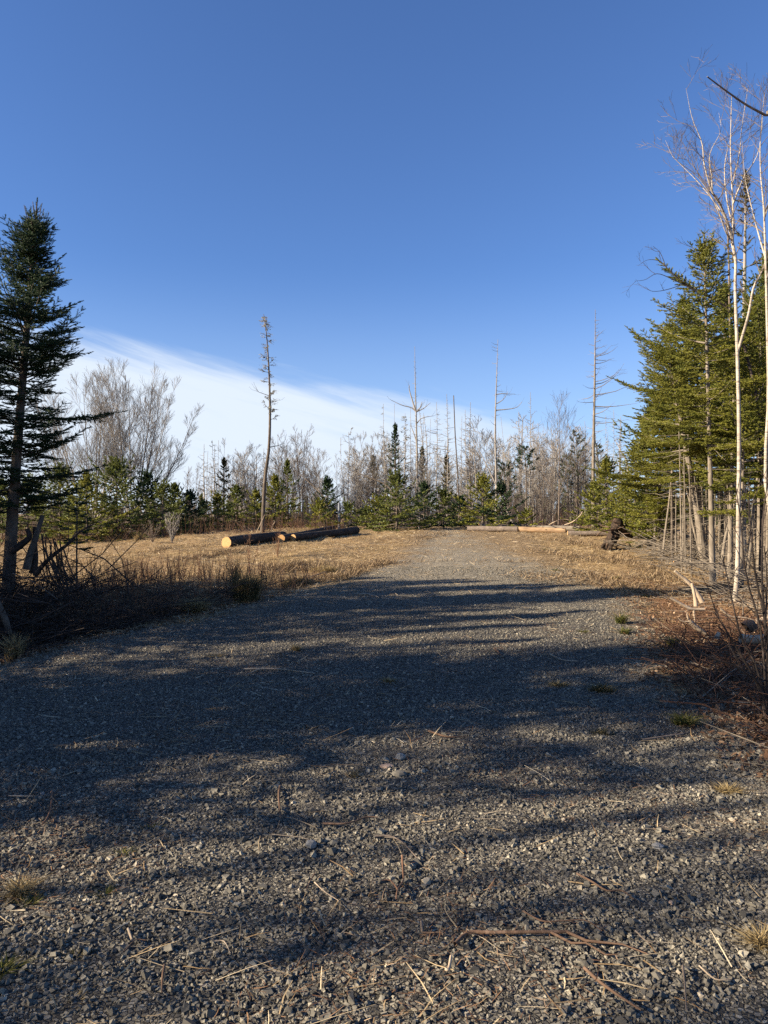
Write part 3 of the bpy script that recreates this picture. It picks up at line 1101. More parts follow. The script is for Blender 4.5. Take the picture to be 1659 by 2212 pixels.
# the tall leaning snag with grey lichen tufts
b = base_at(567, 31)
pth = [(0, 0, -.1)] + [tuple(A(x, y, 31) - b) for x, y in ((572, 1040), (581, 965), (583, 880), (580, 790), (575, 720), (569, 678))]
lb = [([tuple(A(582, 966, 31) - b), tuple(A(598, 963, 31.1) - b), tuple(A(614, 958, 31.2) - b)], .022, 3),
      ([tuple(A(582, 870, 31) - b), tuple(A(590, 868, 31) - b), tuple(A(599, 865, 31) - b)], .018, 2),
      ([tuple(A(582, 855, 31) - b), tuple(A(568, 850, 31) - b), tuple(A(556, 845, 31) - b), tuple(A(553, 835, 31) - b)], .016, 4)]
plant('dead_spruce', b, snag(8.2, 11, r=.085, path=pth, blen=.42, gap=.07, z0=.45, z1=.99, sub=3, lichen=.9, limbs=lb, curl=.5, mat=M_SPRUCE_BARK),
      'tallest bare pole left of the drive, bent, with grey lichen tufts, behind the logs', 'dead tree', BG)
# forked snag in the middle
b = base_at(903, 42)
a_ = lambda x, y: tuple(A(x, y, 42) - b)
plant('dead_spruce', b, snag(height_to(b, 748), 12, r=0.077, path=[(0, 0, -.1), a_(901, 1000), a_(899, 900), a_(897, 820), a_(896, 748)], blen=.35, gap=.12, z0=.35, sub=1,
      limbs=[([a_(898, 888), a_(888, 880), a_(868, 875), a_(845, 864)], .045), ([a_(897, 885), a_(890, 862), a_(884, 840), a_(885, 832)], .05),
             ([a_(899, 890), a_(908, 880), a_(912, 868)], .05), ([a_(899, 890), a_(915, 882), a_(930, 870)], .04), ([a_(900, 915), a_(912, 903), a_(938, 898)], .04),
             ([a_(900, 955), a_(892, 930), a_(886, 915)], .035)]),
      'tall grey dead spruce with two forked limbs low on its pole, near the middle', 'dead tree', BG)
b = base_at(1072, 40)
a_ = lambda x, y: tuple(A(x, y, 40) - b)
plant('dead_spruce', b, snag(height_to(b, 733), 13, r=0.083, path=[(0, 0, -.1), a_(1072, 1040), a_(1070, 920), a_(1073, 820), a_(1076, 733)], blen=.7, gap=.17, z0=.3, sub=1,
      limbs=[([a_(1073, 852), a_(1085, 850), a_(1100, 851), a_(1113, 851)], .03), ([a_(1073, 872), a_(1088, 862), a_(1098, 845)], .03), ([a_(1072, 886), a_(1095, 884), a_(1116, 880), a_(1128, 868)], .035),
             ([a_(1071, 970), a_(1085, 963), a_(1098, 975)], .03)], prof='any'),
      'tall pale dead spruce with long right-hand twigs, above the gap in the firs', 'dead tree', BG)
b = base_at(1281, 35)
a_ = lambda x, y: tuple(A(x, y, 35) - b)
plant('dead_spruce', b, snag(height_to(b, 668), 14, r=0.094, path=[(0, 0, -.1), a_(1282, 980), a_(1285, 840), a_(1286, 760), a_(1287, 668)], blen=1.35, gap=.15, z0=.36, sub=2, side=.1, droop=-.12, curl=.22, mat=M_PALE_BARK),
      'tallest dead spruce at the right, many upcurved bare branches, sunlit trunk', 'dead tree', BG)

for a in (
    (474, 951, 42, 'slanting thin snag with a ragged top, left of the lichened pole', 458, dict(r=0.039, blen=.45, gap=.12, lichen=.3)),
    (473, 951, 47, 'straight thin snag just right of the slanting ragged one', 472, dict(r=0.028, blen=.2, gap=.3)),
    (443, 974, 44, 'short plain bare pole farthest left among the thin snags', 449, dict(r=0.028, blen=.15, gap=.4)),
    (754, 933, 40, 'crooked dead spruce with a lichened knot of twigs at its top', 753, dict(r=0.039, blen=.75, gap=.08, lichen=.5, prof='any', sub=3, curl=.5)),
    (745, 945, 42, 'dead spruce leaning left against the one with the twiggy knot', 736, dict(r=0.033, blen=.5, gap=.12, prof='any')),
    (835, 872, 42, 'thin dead spruce leaning left above the dark pine', 828, dict(r=0.039, blen=.5, gap=.12, lichen=.3)),
    (855, 872, 52, 'thread-thin dead pole standing behind the dark narrow pine', 852, dict(r=0.022, blen=.2, gap=.4)),
    (886, 878, 46, 'thin dead spruce close left of the forked dead spruce', 887, dict(r=0.033, blen=.45, gap=.15)),
    (912, 892, 50, 'faint dead spruce close right of the forked dead spruce', 915, dict(r=0.028, blen=.55, gap=.12)),
    (943, 868, 42, 'feathery dead spruce with drooping twigs, second right of the forked one', 943, dict(r=0.044, blen=.95, gap=.08, sub=3, droop=-.35, z0=.2)),
    (966, 851, 41, 'dense twiggy dead spruce between the feathery one and the slanted pole', 965, dict(r=0.044, blen=.7, gap=.06, sub=3, z0=.2)),
    (992, 854, 38, 'dark bare slanted pole with stubs, no twigs', 980, dict(r=0.041, blen=.12, gap=.35, broken=True, mat=M_SPRUCE_BARK)),
    (998, 899, 48, 'short faint dead spruce behind the slanted pole', 998, dict(r=0.033, blen=.75, gap=.09, z0=.3)),
    (1007, 885, 42, 'dead spruce with a cone of bare twigs right of the slanted pole', 1005, dict(r=0.039, blen=1.0, gap=.09, sub=3, z0=.25)),
    (1145, 847, 42, 'dead spruce with upcurved twigs above the flat-topped dark fir', 1146, dict(r=0.044, blen=.95, gap=.09, sub=3, curl=.4)),
    (1326, 885, 44, 'thin twiggy dead spruce right of the tallest sunlit one', 1326, dict(r=0.033, blen=.7, gap=.08, sub=3)),
    (1309, 896, 47, 'fainter dead spruce between the tallest one and the right wood', 1309, dict(r=0.028, blen=.6, gap=.09)),
    (1344, 905, 40, 'dead spruce almost touching the green branches of the right wood', 1342, dict(r=0.033, blen=.6, gap=.10)),
    (1108, 900, 47, 'thin leaning bare pole right of the pale dead spruce', 1082, dict(r=0.028, blen=.2, gap=.3)),
    (930, 905, 54, 'farthest faint snag between the forked and the feathery dead spruces', 930, dict(r=0.028, blen=.45, gap=.12)),
    (1166, 915, 46, 'short dead spruce behind the flat-topped dark fir', 1163, dict(r=0.028, blen=.8, gap=.10, sub=3)),
):
    bg_snag(a[0], a[1], a[2], a[3], xtop=a[4], **a[5])

# leaning and fallen dead trunks
for x0, y0, x1, y1, dep, r, lab in ((699, 1075, 630, 1012, 36, .06, 'dark dead trunk leaning left toward the lichened pole'),
                                    (845, 1058, 745, 1012, 38, .07, 'dark fallen trunk propped low against the tangle left of the middle firs'),
                                    (1112, 1108, 1024, 950, 39, .10, 'pale broken trunk leaning left under the pale dead spruce'),
                                    (1356, 1010, 1328, 950, 37, .08, 'short pale leaning trunk beside the right wood')):
    b0, b1 = A(x0, y0, dep), A(x1, y1, dep + .8)
    b0.z = hz(b0.x, b0.y) if y0 > 1090 else b0.z
    low = Vector((b0.x + (b0.x - b1.x) * .3, b0.y, hz(b0.x, b0.y)))
    plant('leaning_dead_trunk', low, snag(3, int(x0), r=r, path=[(0, 0, 0), tuple(b0 - low), tuple((b0 + b1) / 2 - low + Vector((0, 0, .1))), tuple(b1 - low)], blen=.5, gap=.3, z0=.3, mat=M_DEAD if 'pale' in lab else M_SPRUCE_BARK, minr=.008), lab, 'dead tree', BG)

# bare broadleaf trees
bg_bare(205, 800, 39, 'big bare maple with many fanning stems, nearest the left spruce', stems=9, fan=.50, trunk=.3, r=0.083, kids=(8, 6, 5), maxl=3, lenf=.66, minr=.0055, ang=.42, mat=M_DEAD)
bg_bare(285, 795, 38, 'big bare maple with a wide round crown, right one of the two', stems=10, fan=.56, trunk=.3, r=0.094, kids=(8, 6, 5), maxl=3, lenf=.66, minr=.0055, ang=.42, mat=M_DEAD)
bg_bare(350, 960, 41, 'small bare tree right of the two big maples', stems=4, fan=.2, r=0.039, kids=(5, 4, 3), maxl=3, minr=.005)
bg_bare(484, 948, 42, 'slender bare birch right of the thin snags', r=0.033, kids=(6, 4, 3), maxl=3, minr=.005, mat=M_PALE_BARK)
bg_bare(548, 945, 40, 'bare fan-shaped tree left of the lichened pole', stems=5, fan=.36, r=0.050, kids=(5, 4, 3), maxl=3, minr=.005)
bg_bare(604, 930, 41, 'bare fan-shaped tree right of the lichened pole', stems=5, fan=.30, r=0.050, kids=(5, 4, 3), maxl=3, minr=.005)
bg_bare(652, 899, 40, 'tallest bare tree with upright stems, left of the small blue fir', stems=5, fan=.16, r=0.050, kids=(6, 4, 3), maxl=3, minr=.005)
bg_bare(680, 960, 44, 'thin bare tree over the small blue fir', stems=3, fan=.2, r=0.033, kids=(5, 4, 3), maxl=3, minr=.005)
bg_bare(728, 985, 43, 'thin bare birch between the blue fir and the crooked snag', r=0.028, kids=(6, 4, 3), maxl=3, minr=.005, mat=M_PALE_BARK)
bg_bare(800, 990, 42, 'tangled bare tree left of the dark narrow pine', stems=4, fan=.4, r=0.033, kids=(5, 4, 4), maxl=3, minr=.005)
bg_bare(1206, 875, 37, 'bare sunlit tree with a wide fan of twigs left of the tallest dead spruce', r=0.047, kids=(7, 5, 4), trunk=.3, maxl=3, minr=.005, lenf=.78, mat=M_TWIG, ang=.5)
bg_bare(1100, 1000, 41, 'low bare tangled tree right of the pale dead spruce', stems=4, fan=.35, r=0.033, kids=(5, 4, 4), maxl=3, minr=.005)
bg_bare(1172, 985, 40, 'low bare tree behind the brown thicket', stems=4, fan=.3, r=0.033, kids=(5, 4, 4), maxl=3, minr=.005)
bg_bare(1250, 960, 38, 'bare tree with many thin stems just left of the tallest dead spruce', stems=5, fan=.2, r=0.033, kids=(5, 4, 4), maxl=3, minr=.005)
bg_bare(1335, 960, 36, 'bare greyish tree in front of the right wood', stems=4, fan=.25, r=0.028, kids=(5, 4, 4), maxl=3, minr=.005)
bg_bare(415, 1000, 44, 'faint bare tree above the dark firs at left', stems=3, fan=.3, r=0.028, kids=(5, 4, 3), maxl=3, minr=.005)
bg_bare(120, 930, 44, 'bare tree partly behind the dark left spruce', stems=5, fan=.3, r=0.050, kids=(5, 4, 3), maxl=3, minr=.005)
bg_bare(1020, 990, 46, 'small bare tree behind the twin firs', stems=3, fan=.25, r=0.028, kids=(5, 4, 3), maxl=3, minr=.005)

# young green conifers
for f in (
    (252, 1003, 33, 130, 'broad green fir under the big bare maples', M_NEEDLE_MID),
    (130, 1012, 35, 120, 'wide green fir left of the broad one under the maples', M_NEEDLE_MID),
    (188, 1035, 31, 100, 'yellowish low fir between the two wide left firs', M_NEEDLE),
    (60, 1040, 32, 110, 'green fir behind the trunk of the dark left spruce', M_NEEDLE_MID),
    (5, 1045, 33, 90, 'green fir at the very left edge', M_NEEDLE_MID),
    (318, 1028, 34, 100, 'dark fir close right of the broad fir', M_NEEDLE_DARK),
    (352, 1052, 32, 80, 'olive green fir behind the bare white bush', M_NEEDLE_MID),
    (378, 1048, 37, 55, 'narrow pointed fir with a thin spire, left', M_NEEDLE_MID),
    (410, 1066, 34, 70, 'dark low fir in the left dip', M_NEEDLE_DARK),
    (440, 1085, 36, 46, 'small dark fir at the foot of the short bare pole', M_NEEDLE_DARK),
    (470, 1070, 35, 72, 'yellow-green fir under the slanting thin snag', M_NEEDLE),
    (511, 1052, 37, 54, 'narrow pointed green fir left of the lichened pole', M_NEEDLE_MID),
    (553, 1062, 36, 54, 'green fir touching the lichened pole on its left', M_NEEDLE),
    (594, 1030, 36, 60, 'yellowish open fir just right of the lichened pole', M_NEEDLE),
    (706, 1033, 36, 62, 'small blue-green fir with a sharp spire behind the logs', M_NEEDLE_DARK),
    (690, 1085, 34, 60, 'low yellow-green fir at the foot of the blue-green one', M_NEEDLE),
    (752, 1092, 34, 70, 'low dark bushy fir right of the grey post', M_NEEDLE_MID),
    (790, 1100, 36, 60, 'lowest fir between the grey post and the middle firs', M_NEEDLE_MID),
    (857, 1028, 33, 120, 'large green fir left of the forked dead spruce', M_NEEDLE_MID),
    (820, 1080, 34, 80, 'bright low fir spreading at the left foot of the large green fir', M_NEEDLE),
    (916, 1046, 35, 84, 'dark green fir right under the forked dead spruce', M_NEEDLE_DARK),
    (958, 1062, 35, 72, 'green fir between the dark fir and the slanted pole', M_NEEDLE_MID),
    (995, 1076, 36, 72, 'dark green low fir left of the yellow-green twin', M_NEEDLE_DARK),
    (1043, 1033, 33, 96, 'yellow-green fir, left one of the twins at the drive end', M_NEEDLE),
    (1084, 1050, 33, 84, 'dark green fir, right one of the twins at the drive end', M_NEEDLE_DARK),
    (1136, 1104, 32, 56, 'tiny round fir at the edge of the brown thicket', M_NEEDLE),
    (1310, 993, 30, 88, 'bright young fir at the foot of the tallest dead spruce', M_NEEDLE),
    (1283, 1045, 31, 64, 'small yellow-green fir left of the bright young fir', M_NEEDLE),
    (1372, 960, 27, 130, 'broad yellow-green fir with low branches at the edge of the right wood', M_NEEDLE),
    (1350, 1050, 27, 100, 'low bushy fir in front of the broad yellow-green one', M_NEEDLE),
    (1400, 1030, 29, 110, 'dark green fir low in the right wood edge', M_NEEDLE_MID),
):
    bg_fir(f[0], f[1], f[2], f[3] * (1.9 if f[0] < 430 else 1.5), f[4], f[5], lod=3 if f[2] > 29 else 2)
bg_fir(621, 997, 37, 66, 'taller sparse green spruce with separate tiers right of the lichened pole', M_NEEDLE_MID, 'sparse_spruce', gap=.3, ragged=.5, base=.2)
bg_fir(484, 991, 40, 34, 'thin sparse spruce with short green tiers left of the lichened pole', M_NEEDLE_OLIVE, 'sparse_spruce', gap=.3, ragged=.5, base=.15, full=.5)
bg_fir(854, 918, 42, 84, 'dark narrow tall spruce rising left of the forked dead spruce', M_NEEDLE_DARK, 'narrow_spruce', gap=.3, full=.95, ragged=.45)
bg_snag(875, 893, 44, 'olive-grey thin tall spruce with lichened twigs behind the dark narrow one', r=.05, blen=.9, gap=.07, z0=.2, sub=3, lichen=.6)
bg_snag(836, 930, 46, 'grey lichened spruce left of the dark narrow one', r=.05, blen=1.1, gap=.07, z0=.1, sub=3, lichen=.5)
bg_fir(806, 985, 45, 56, 'grey-green sparse spruce with bare tips above the tangle', M_NEEDLE_OLIVE, 'sparse_spruce', gap=.26, ragged=.5)
bg_fir(912, 968, 45, 52, 'olive spruce behind the forked dead spruce', M_NEEDLE_OLIVE, 'sparse_spruce', gap=.22, ragged=.5)
bg_fir(965, 985, 44, 50, 'grey sparse spruce behind the dense twiggy snag', M_NEEDLE_OLIVE, 'sparse_spruce', gap=.24, ragged=.5)
for x, yt, dep, R_, bs, lab, mt in ((1135, 963, 37, .75, .68, 'dark flat-topped fir on a bare stem, right of the twin firs', M_NEEDLE_DARK),
                                  (1246, 932, 38, .95, .3, 'loose-crowned pine with clumped needles left of the tallest dead spruce', M_PINE),
                                  (1090, 1000, 40, .8, .4, 'small dark pine behind the right twin fir', M_NEEDLE_DARK),
                                  (1292, 955, 40, .8, .3, 'olive pine right behind the tallest dead spruce', M_PINE),
                                  (1225, 985, 42, .9, .3, 'low loose pine behind the brown thicket', M_PINE)):
    b = base_at(x, dep)
    plant('pine', b, pine(height_to(b, yt), int(x), R=R_, base=bs, mats=(M_SPRUCE_BARK, mt), n=26 if bs < .6 else 18), lab, 'tree', BG)

# the grey tangle of bare trees and thin spruces just behind the firs
TG = 'bare trees in the grey tangle behind the far firs'
bp = [bare_tree(5, 400 + i, stems=(1, 3, 4, 2, 5)[i], fan=.22, r=.05, kids=(6, 4, 4, 3), maxl=3, minr=.007, lenf=.66, mat=M_DEAD) for i in range(5)]
sp_ = [snag(5, 420 + i, r=.06, blen=.8, gap=.08, z0=.15, sub=3, curl=.35, minr=.007) for i in range(3)]
rr = random.Random(17)
TS = 'dead trunks standing in the grey tangle behind the far firs'
for i in range(30):
    xd = rr.choice((rr.uniform(775, 1060), rr.uniform(1110, 1345)))
    b = base_at(xd, rr.uniform(42, 54))
    sc_f = height_to(b, rr.uniform(865, 1000)) / 5
    k_ = rr.randrange(3)
    t = thing('dead_spruce', b, 'thin dead spruce standing in the grey tangle behind the far firs', 'dead tree', TS, rz=rr.random() * 6)
    t.scale = (sc_f * .8, sc_f * .8, sc_f)
    t.rotation_euler[0], t.rotation_euler[1] = rr.gauss(0, .03), rr.gauss(0, .05)
    link('trunk', sp_[k_][0], t)
    link('crown', sp_[k_][1], t)
for i in range(92):
    xd = rr.choice((rr.uniform(590, 1340), rr.uniform(770, 1340), rr.uniform(380, 800)))
    dep = rr.uniform(41, 56)
    b = base_at(xd, dep)
    top = rr.uniform(950, 1060) - (95 * rr.random() ** 2 if 780 < xd < 1300 else 0)
    sc_f = height_to(b, top) / 5
    k_ = rr.randrange(8)
    ms = bp[k_] if k_ < 5 else sp_[k_ - 5]
    t = thing('bare_tree', b, 'thin bare tree in the grey tangle behind the far firs', 'tree', TG, rz=rr.random() * 6)
    t.scale = (sc_f * rr.uniform(.8, 1.2), sc_f, sc_f)
    link('trunk', ms[0], t)
    link('crown', ms[1], t)

# farther woods seen between the trunks, and the brown thicket at their feet
rs = np.random.RandomState(77)
SP, SD, SL, SV = [], [], [], []
tw = Tubes()
for i in range(1100):
    y = rs.uniform(50, 115)
    x = rs.uniform(-.85, .85) * y
    b = Vector((x, y, hz(x, y)))
    tz = 1.5 + (rs.uniform(8, 55)) / FP * y
    h = max(1.5, tz - b.z)
    R_ = h * rs.uniform(.16, .26)
    if rs.rand() < .34:
        n = 46
        for j in range(n):
            t = j / n
            a = j * 2.4
            L = max(.15, R_ * (1 - t) * rs.uniform(.6, 1.2))
            SP.append((b.x, b.y, b.z + h * (.05 + .95 * t))); SD.append((math.cos(a), math.sin(a), .15 + .8 * t)); SL.append(L); SV.append(rs.rand())
    if rs.rand() < .85:
        hh = h * rs.uniform(.8, 1.7)
        x2 = b.x + rs.uniform(-1, 1)
        tw.add([(x2, y, b.z), (x2 + rs.uniform(-.2, .2), y, b.z + hh * .6), (x2 + rs.uniform(-.4, .4), y, b.z + hh)], [.05, .03, .012], 3)
        for j in range(9):
            t = rs.uniform(.3, .95)
            a = rs.uniform(0, 6.28)
            L = hh * .16 * (1.2 - t)
            tw.add([(x2, y, b.z + hh * t), (x2 + math.cos(a) * L, y + math.sin(a) * L, b.z + hh * t + L * .9)], [.014, .008], 3)
fw = raw_mesh('distant_woods', tw.chunks(0) + [sprigs(SP, SD, SL, 14, .34, .17, 1, seed=4, var=SV)], [M_TWIG, M_NEEDLE_MID])
tag(link('distant_woods', fw), kind='stuff')

tw = Tubes()
rr = random.Random(99)
for i in range(3200):
    y = rr.uniform(37, 50)
    xd = rr.uniform(-60, 1420)
    if xd < 420:
        y = rr.uniform(35, 46)
    if 780 < xd < 1060 and y < 37:
        y += 4
    x = (xd - 829.5) / FP * y
    h = rr.uniform(.5, 1.7) * (1.25 if xd > 1060 else 1) * (.7 if 480 < xd < 700 else 1)
    z = hz(x, y)
    lx_, ly_ = rr.gauss(0, .24) * h, rr.gauss(0, .2) * h
    tw.add([(x, y, z), (x + lx_ * .4, y + ly_ * .4, z + h * .55), (x + lx_, y + ly_, z + h)], [.009, .004], 3)
    for j in range(4):
        t = rr.uniform(.35, .9)
        p = v3(x + lx_ * t * .9, y + ly_ * t, z + h * t)
        q_ = p + v3(rr.gauss(0, .16), rr.gauss(0, .12), rr.uniform(.12, .36)) * h * .7
        tw.add([p, (p + q_) / 2 + v3(0, 0, .01), q_], [.005, .0025], 3)
tag(link('thicket', tw.mesh('thicket', [M_TWIG])), kind='stuff')
tw = Tubes()
for i in range(2600):
    y = rr.uniform(30, 38.5)
    xd = rr.choice((rr.uniform(400, 740), rr.uniform(1110, 1420), rr.uniform(-20, 400)))
    x = (xd - 829.5) / FP * y
    if abs(xd - 1200) < 100 and y < 33:
        continue
    h = rr.uniform(.2, .85)
    z = hz(x, y)
    q_ = v3(x + rr.gauss(0, .14), y + rr.gauss(0, .14), z + h)
    tw.add([(x, y, z), ((x + q_[0]) / 2 + .03, (y + q_[1]) / 2, z + h * .6), q_], [.006, .003], 3)
tag(link('brown_undergrowth', tw.mesh('brown_undergrowth', [M_RED_TWIG])), kind='stuff')
# ------------------------------------------------------------------ the dark spruce at the left
b = G(14, 1345)
LS = b.copy()
y0 = b.y
hL = height_to(b, 428)
plant('spruce', b, conifer(hL, .96, base=.30, seed=3, lod=0, lean=(xoff(70, y0, b), .1), rad=.088, gap=.017, full=.50, droop=.10, ragged=.30, dead=1.2,
                           mats=(M_SPRUCE_BARK, M_NEEDLE_DARK), dead_from=.8, top_long=.42, twigf=1.0),
      'dark shaded spruce at the left with a bare lower trunk and a spiky leader', 'tree')


def polytree(loc, parts, label, mat, name='bare_tree', cat='tree', group=None, twigs=None, seed=0, sides=7, rough=.06, partnames=('trunk', 'crown')):
    """parts: list of (world points, r0, r1); twigs: dict for random twigs grown off parts after the first"""
    rr = random.Random(seed)
    tk, cr, tg = Tubes(), Tubes(), Tubes()
    for i, (pts, r0, r1) in enumerate(parts):
        P = bent([Vector(p) - loc for p in pts], max(6, 3 * len(pts)))
        (tk if i == 0 else cr).add(P, np.linspace(r0, r1, len(P)), sides if r0 > .015 else 5, .4)
        if twigs:
            n, L, up, lv, t0 = twigs
            nn = max(2, int(n * np.linalg.norm(P[-1] - P[0])))
            for k in range(nn):
                t = (t0 if i == 0 else .25) + (1 - (t0 if i == 0 else .25)) * (k + rr.random()) / nn
                bd = nrm(P[-1] - P[0])
                a = rr.random() * 6.28
                s = nrm(np.cross(bd, v3(.2, .9, .1)))
                w = np.cross(bd, s)
                cd = nrm(bd * .75 + (s * math.cos(a) + w * math.sin(a)) * .75)
                grow(tg, stem_at(P, t), cd, L * rr.uniform(.5, 1.2), min(.009, (r0 + (r1 - r0) * t) * .5 + .002), 2, 2 + lv, rr, up, .16, .6, minr=.0022, kids=(4, 4, 4, 3), lenf=.6)
    return plant(name, loc, (tk.mesh(partnames[0], [mat], rough), raw_mesh(partnames[1], cr.chunks(0) + tg.chunks(1), [mat, M_TWIG if mat == M_BIRCH else mat])), label, cat, group, parts=partnames)


def AA(y, *pts):
    """image readings at depth y (a third number moves the point in depth)"""
    return [A(p[0], p[1], y + (p[2] if len(p) > 2 else 0)) for p in pts]


# ------------------------------------------------------------------ birches and bare trees of the right-hand stand
b = G(1584, 1300)
yb = b.y
main = [b - Vector((0, 0, .1))] + AA(yb, (1592, 1231), (1595, 1086), (1597, 942), (1594, 768), (1590, 623), (1591, 567), (1585, 520), (1586, 470), (1585, 426), (1581, 327), (1584, 200))
polytree(b, [(main, .040, .005),
             (AA(yb, (1591, 560), (1580, 500), (1570, 470), (1558, 440, -.1), (1541, 412, -.2), (1524, 353, -.3), (1519, 305, -.3), (1498, 251, -.4), (1485, 186, -.5)), .026, .0018),
             (AA(yb, (1570, 470, .0), (1560, 455, .1), (1535, 420, .2), (1505, 385, .3), (1470, 350, .4), (1455, 335, .5)), .013, .0018),
             (AA(yb, (1541, 412, -.2), (1540, 380, -.1), (1536, 330), (1560, 280, .1), (1556, 240, .2)), .012, .0018),
             (AA(yb, (1586, 491), (1573, 430, .1), (1568, 360, .2), (1580, 300, .2), (1600, 240, .3)), .014, .0018),
             (AA(yb, (1585, 440), (1610, 380, -.1), (1640, 330, -.2), (1652, 250, -.3)), .014, .0018),
             (AA(yb, (1584, 400), (1600, 330, .2), (1606, 270, .3), (1620, 180, .3)), .012, .0018),
             (AA(yb, (1586, 520), (1570, 500, -.2), (1548, 440, -.3), (1510, 380, -.4), (1460, 340, -.5), (1440, 300, -.5)), .012, .0018),
             (AA(yb, (1596, 756), (1618, 680, -.2), (1629, 623, -.3), (1645, 590, -.4), (1658, 560, -.5)), .022, .012)],
         'tallest white birch of the right-hand stand, forking high above the spruces', M_BIRCH, 'birch', 'tree', twigs=(3.0, .6, .25, 2, .55), seed=5, sides=9)
b = G(1655, 1345) + Vector((.9, .4, 0))
yb = b.y
polytree(b, [([b - Vector((0, 0, .1))] + AA(yb, (1660, 1100), (1661, 850), (1658, 650), (1655, 520), (1652, 440), (1646, 370), (1646, 299), (1655, 200)), .028, .0018),
             (AA(yb, (1657, 560), (1640, 500, .1), (1625, 440, .2), (1612, 380, .3), (1606, 300, .3)), .014, .0018),
             (AA(yb, (1654, 468), (1675, 400), (1690, 330), (1700, 240)), .014, .0018),
             (AA(yb, (1657, 600), (1690, 520), (1720, 420), (1730, 300)), .018, .0018)],
         'white birch cut by the right edge of the picture', M_BIRCH, 'birch', 'tree', twigs=(2.4, .6, .25, 2, .5), seed=6, sides=9)
# dark-limbed bare tree reaching left over the spruces
b = G(1640, 1270)
yb = b.y
polytree(b, [([b - Vector((0, 0, .1))] + AA(yb, (1645, 1100), (1640, 900), (1620, 790), (1592, 700), (1560, 655), (1500, 625), (1465, 600)), .035, .012),
             (AA(yb, (1465, 600), (1440, 575), (1425, 562), (1400, 560), (1380, 573)), .010, .0018),
             (AA(yb, (1500, 625), (1450, 600), (1420, 590), (1395, 603), (1372, 606)), .009, .0025),
             (AA(yb, (1480, 612), (1440, 625), (1410, 628), (1395, 618)), .008, .0025),
             (AA(yb, (1440, 575), (1428, 545), (1412, 530)), .007, .0025),
             (AA(yb, (1592, 700), (1540, 600), (1510, 545), (1475, 520)), .010, .0018)],
         'thin dark bare tree whose crooked limb reaches left over the spruces', M_TWIG_DARK, 'bare_tree', 'tree', twigs=(1.3, .35, .05, 1, .6), seed=7)
b = G(1610, 1250) + Vector((.3, 1.0, 0))
yb = b.y
polytree(b, [([b - Vector((0, 0, .1))] + AA(yb, (1604, 1000), (1580, 760), (1575, 520), (1560, 440), (1530, 400), (1490, 345), (1455, 340)), .03, .0018),
             (AA(yb, (1560, 440), (1520, 390), (1480, 310), (1462, 290)), .009, .0018),
             (AA(yb, (1575, 520), (1600, 470), (1630, 420), (1660, 330)), .012, .0018)],
         'slim bare tree close behind the tallest birch', M_TWIG, 'bare_tree', 'tree', twigs=(2.2, .5, .2, 2, .55), seed=8)

# a bare tree outside the right edge whose long limb crosses the top corner
b = Vector((6.0, 8.6, hz(6.0, 8.6)))
polytree(b, [([b - Vector((0, 0, .1)), b + Vector((.05, 0, 2.5)), b + Vector((-.1, -.1, 5)), b + Vector((0, 0, 7.5))], .07, .02),
             ([b + Vector((-.1, -.1, 4.6)), A(1690, 262, 8.3), A(1659, 246, 8.2), A(1615, 222, 8.1), A(1572, 192, 8.0), A(1531, 161, 7.9)], .019, .006)],
         'bare tree just outside the right edge, its long straight limb crossing the top right corner', M_PALE_BARK, 'bare_tree', 'tree', seed=9)

# ------------------------------------------------------------------ green spruces of the right-hand stand
RG = 'spruces of the right-hand stand'


def r_spruce(xb, yb_, xt, yt, label, R, base, depth=None, **kw):
    b = G(xb, yb_) if depth is None else base_at(xb, depth)
    kw.setdefault('mats', (M_SPRUCE_BARK, M_NEEDLE))
    kw.setdefault('gap', .10)
    kw.setdefault('ragged', .32)
    return plant('spruce', b, conifer(height_to(b, yt), R, base=base, lean=(xoff(xt, b.y, b), kw.pop('ly', 0.)), **kw), label, 'tree', RG)


PALE = (M_PALE_BARK, M_NEEDLE)
r_spruce(1539, 1262, 1522, 506, 'sunlit spruce with a straight pale trunk left of the tallest birch', 1.15, .42, seed=21, lod=1, rad=.052, mats=PALE, droop=.2, dead=.8, dead_from=1.2, full=.55)
r_spruce(1524, 1229, 1440, 745, 'spruce leaning left on a thick bare trunk', 1.35, .40, seed=22, lod=1, rad=.098, mats=PALE, droop=.25, dead=.5, dead_from=1.0, full=.6, one_side=PI)
r_spruce(1495, 1215, 1480, 632, 'spruce with a pointed yellow-green leader standing left of the straight pale one', 1.30, .36, seed=23, lod=1, rad=.055, droop=.2, dead=.8, full=.6, one_side=PI * .95)
r_spruce(1602, 1200, 1614, 370, 'tall thin olive spruce rising behind the birch, sparse at the top', 1.05, .40, seed=24, lod=2, rad=.09, mats=(M_DEAD, M_NEEDLE_OLIVE), gap=.42, ragged=.6, full=.75, depth=18.0)
r_spruce(1640, 1235, 1645, 640, 'dense green spruce at the right edge', 1.35, .40, seed=25, lod=1, rad=.06, mats=PALE, dead=.8, full=.5)
r_spruce(1462, 1195, 1425, 850, 'short yellow-green spruce at the left flank of the stand', 1.30, .30, seed=26, lod=1, rad=.05, droop=.15, dead=.7, full=.7, one_side=PI)
r_spruce(1575, 1190, 1565, 620, 'dark spruce deep in the stand between two pale trunks', 1.4, .38, seed=27, lod=2, rad=.07, mats=(M_SPRUCE_BARK, M_NEEDLE_MID), dead=1, full=.6, depth=16.5)
r_spruce(1655, 1190, 1660, 560, 'dark spruce deep in the stand at the right edge', 1.5, .34, seed=28, lod=2, rad=.07, mats=(M_SPRUCE_BARK, M_NEEDLE_MID), dead=1, full=.6, depth=16.0)
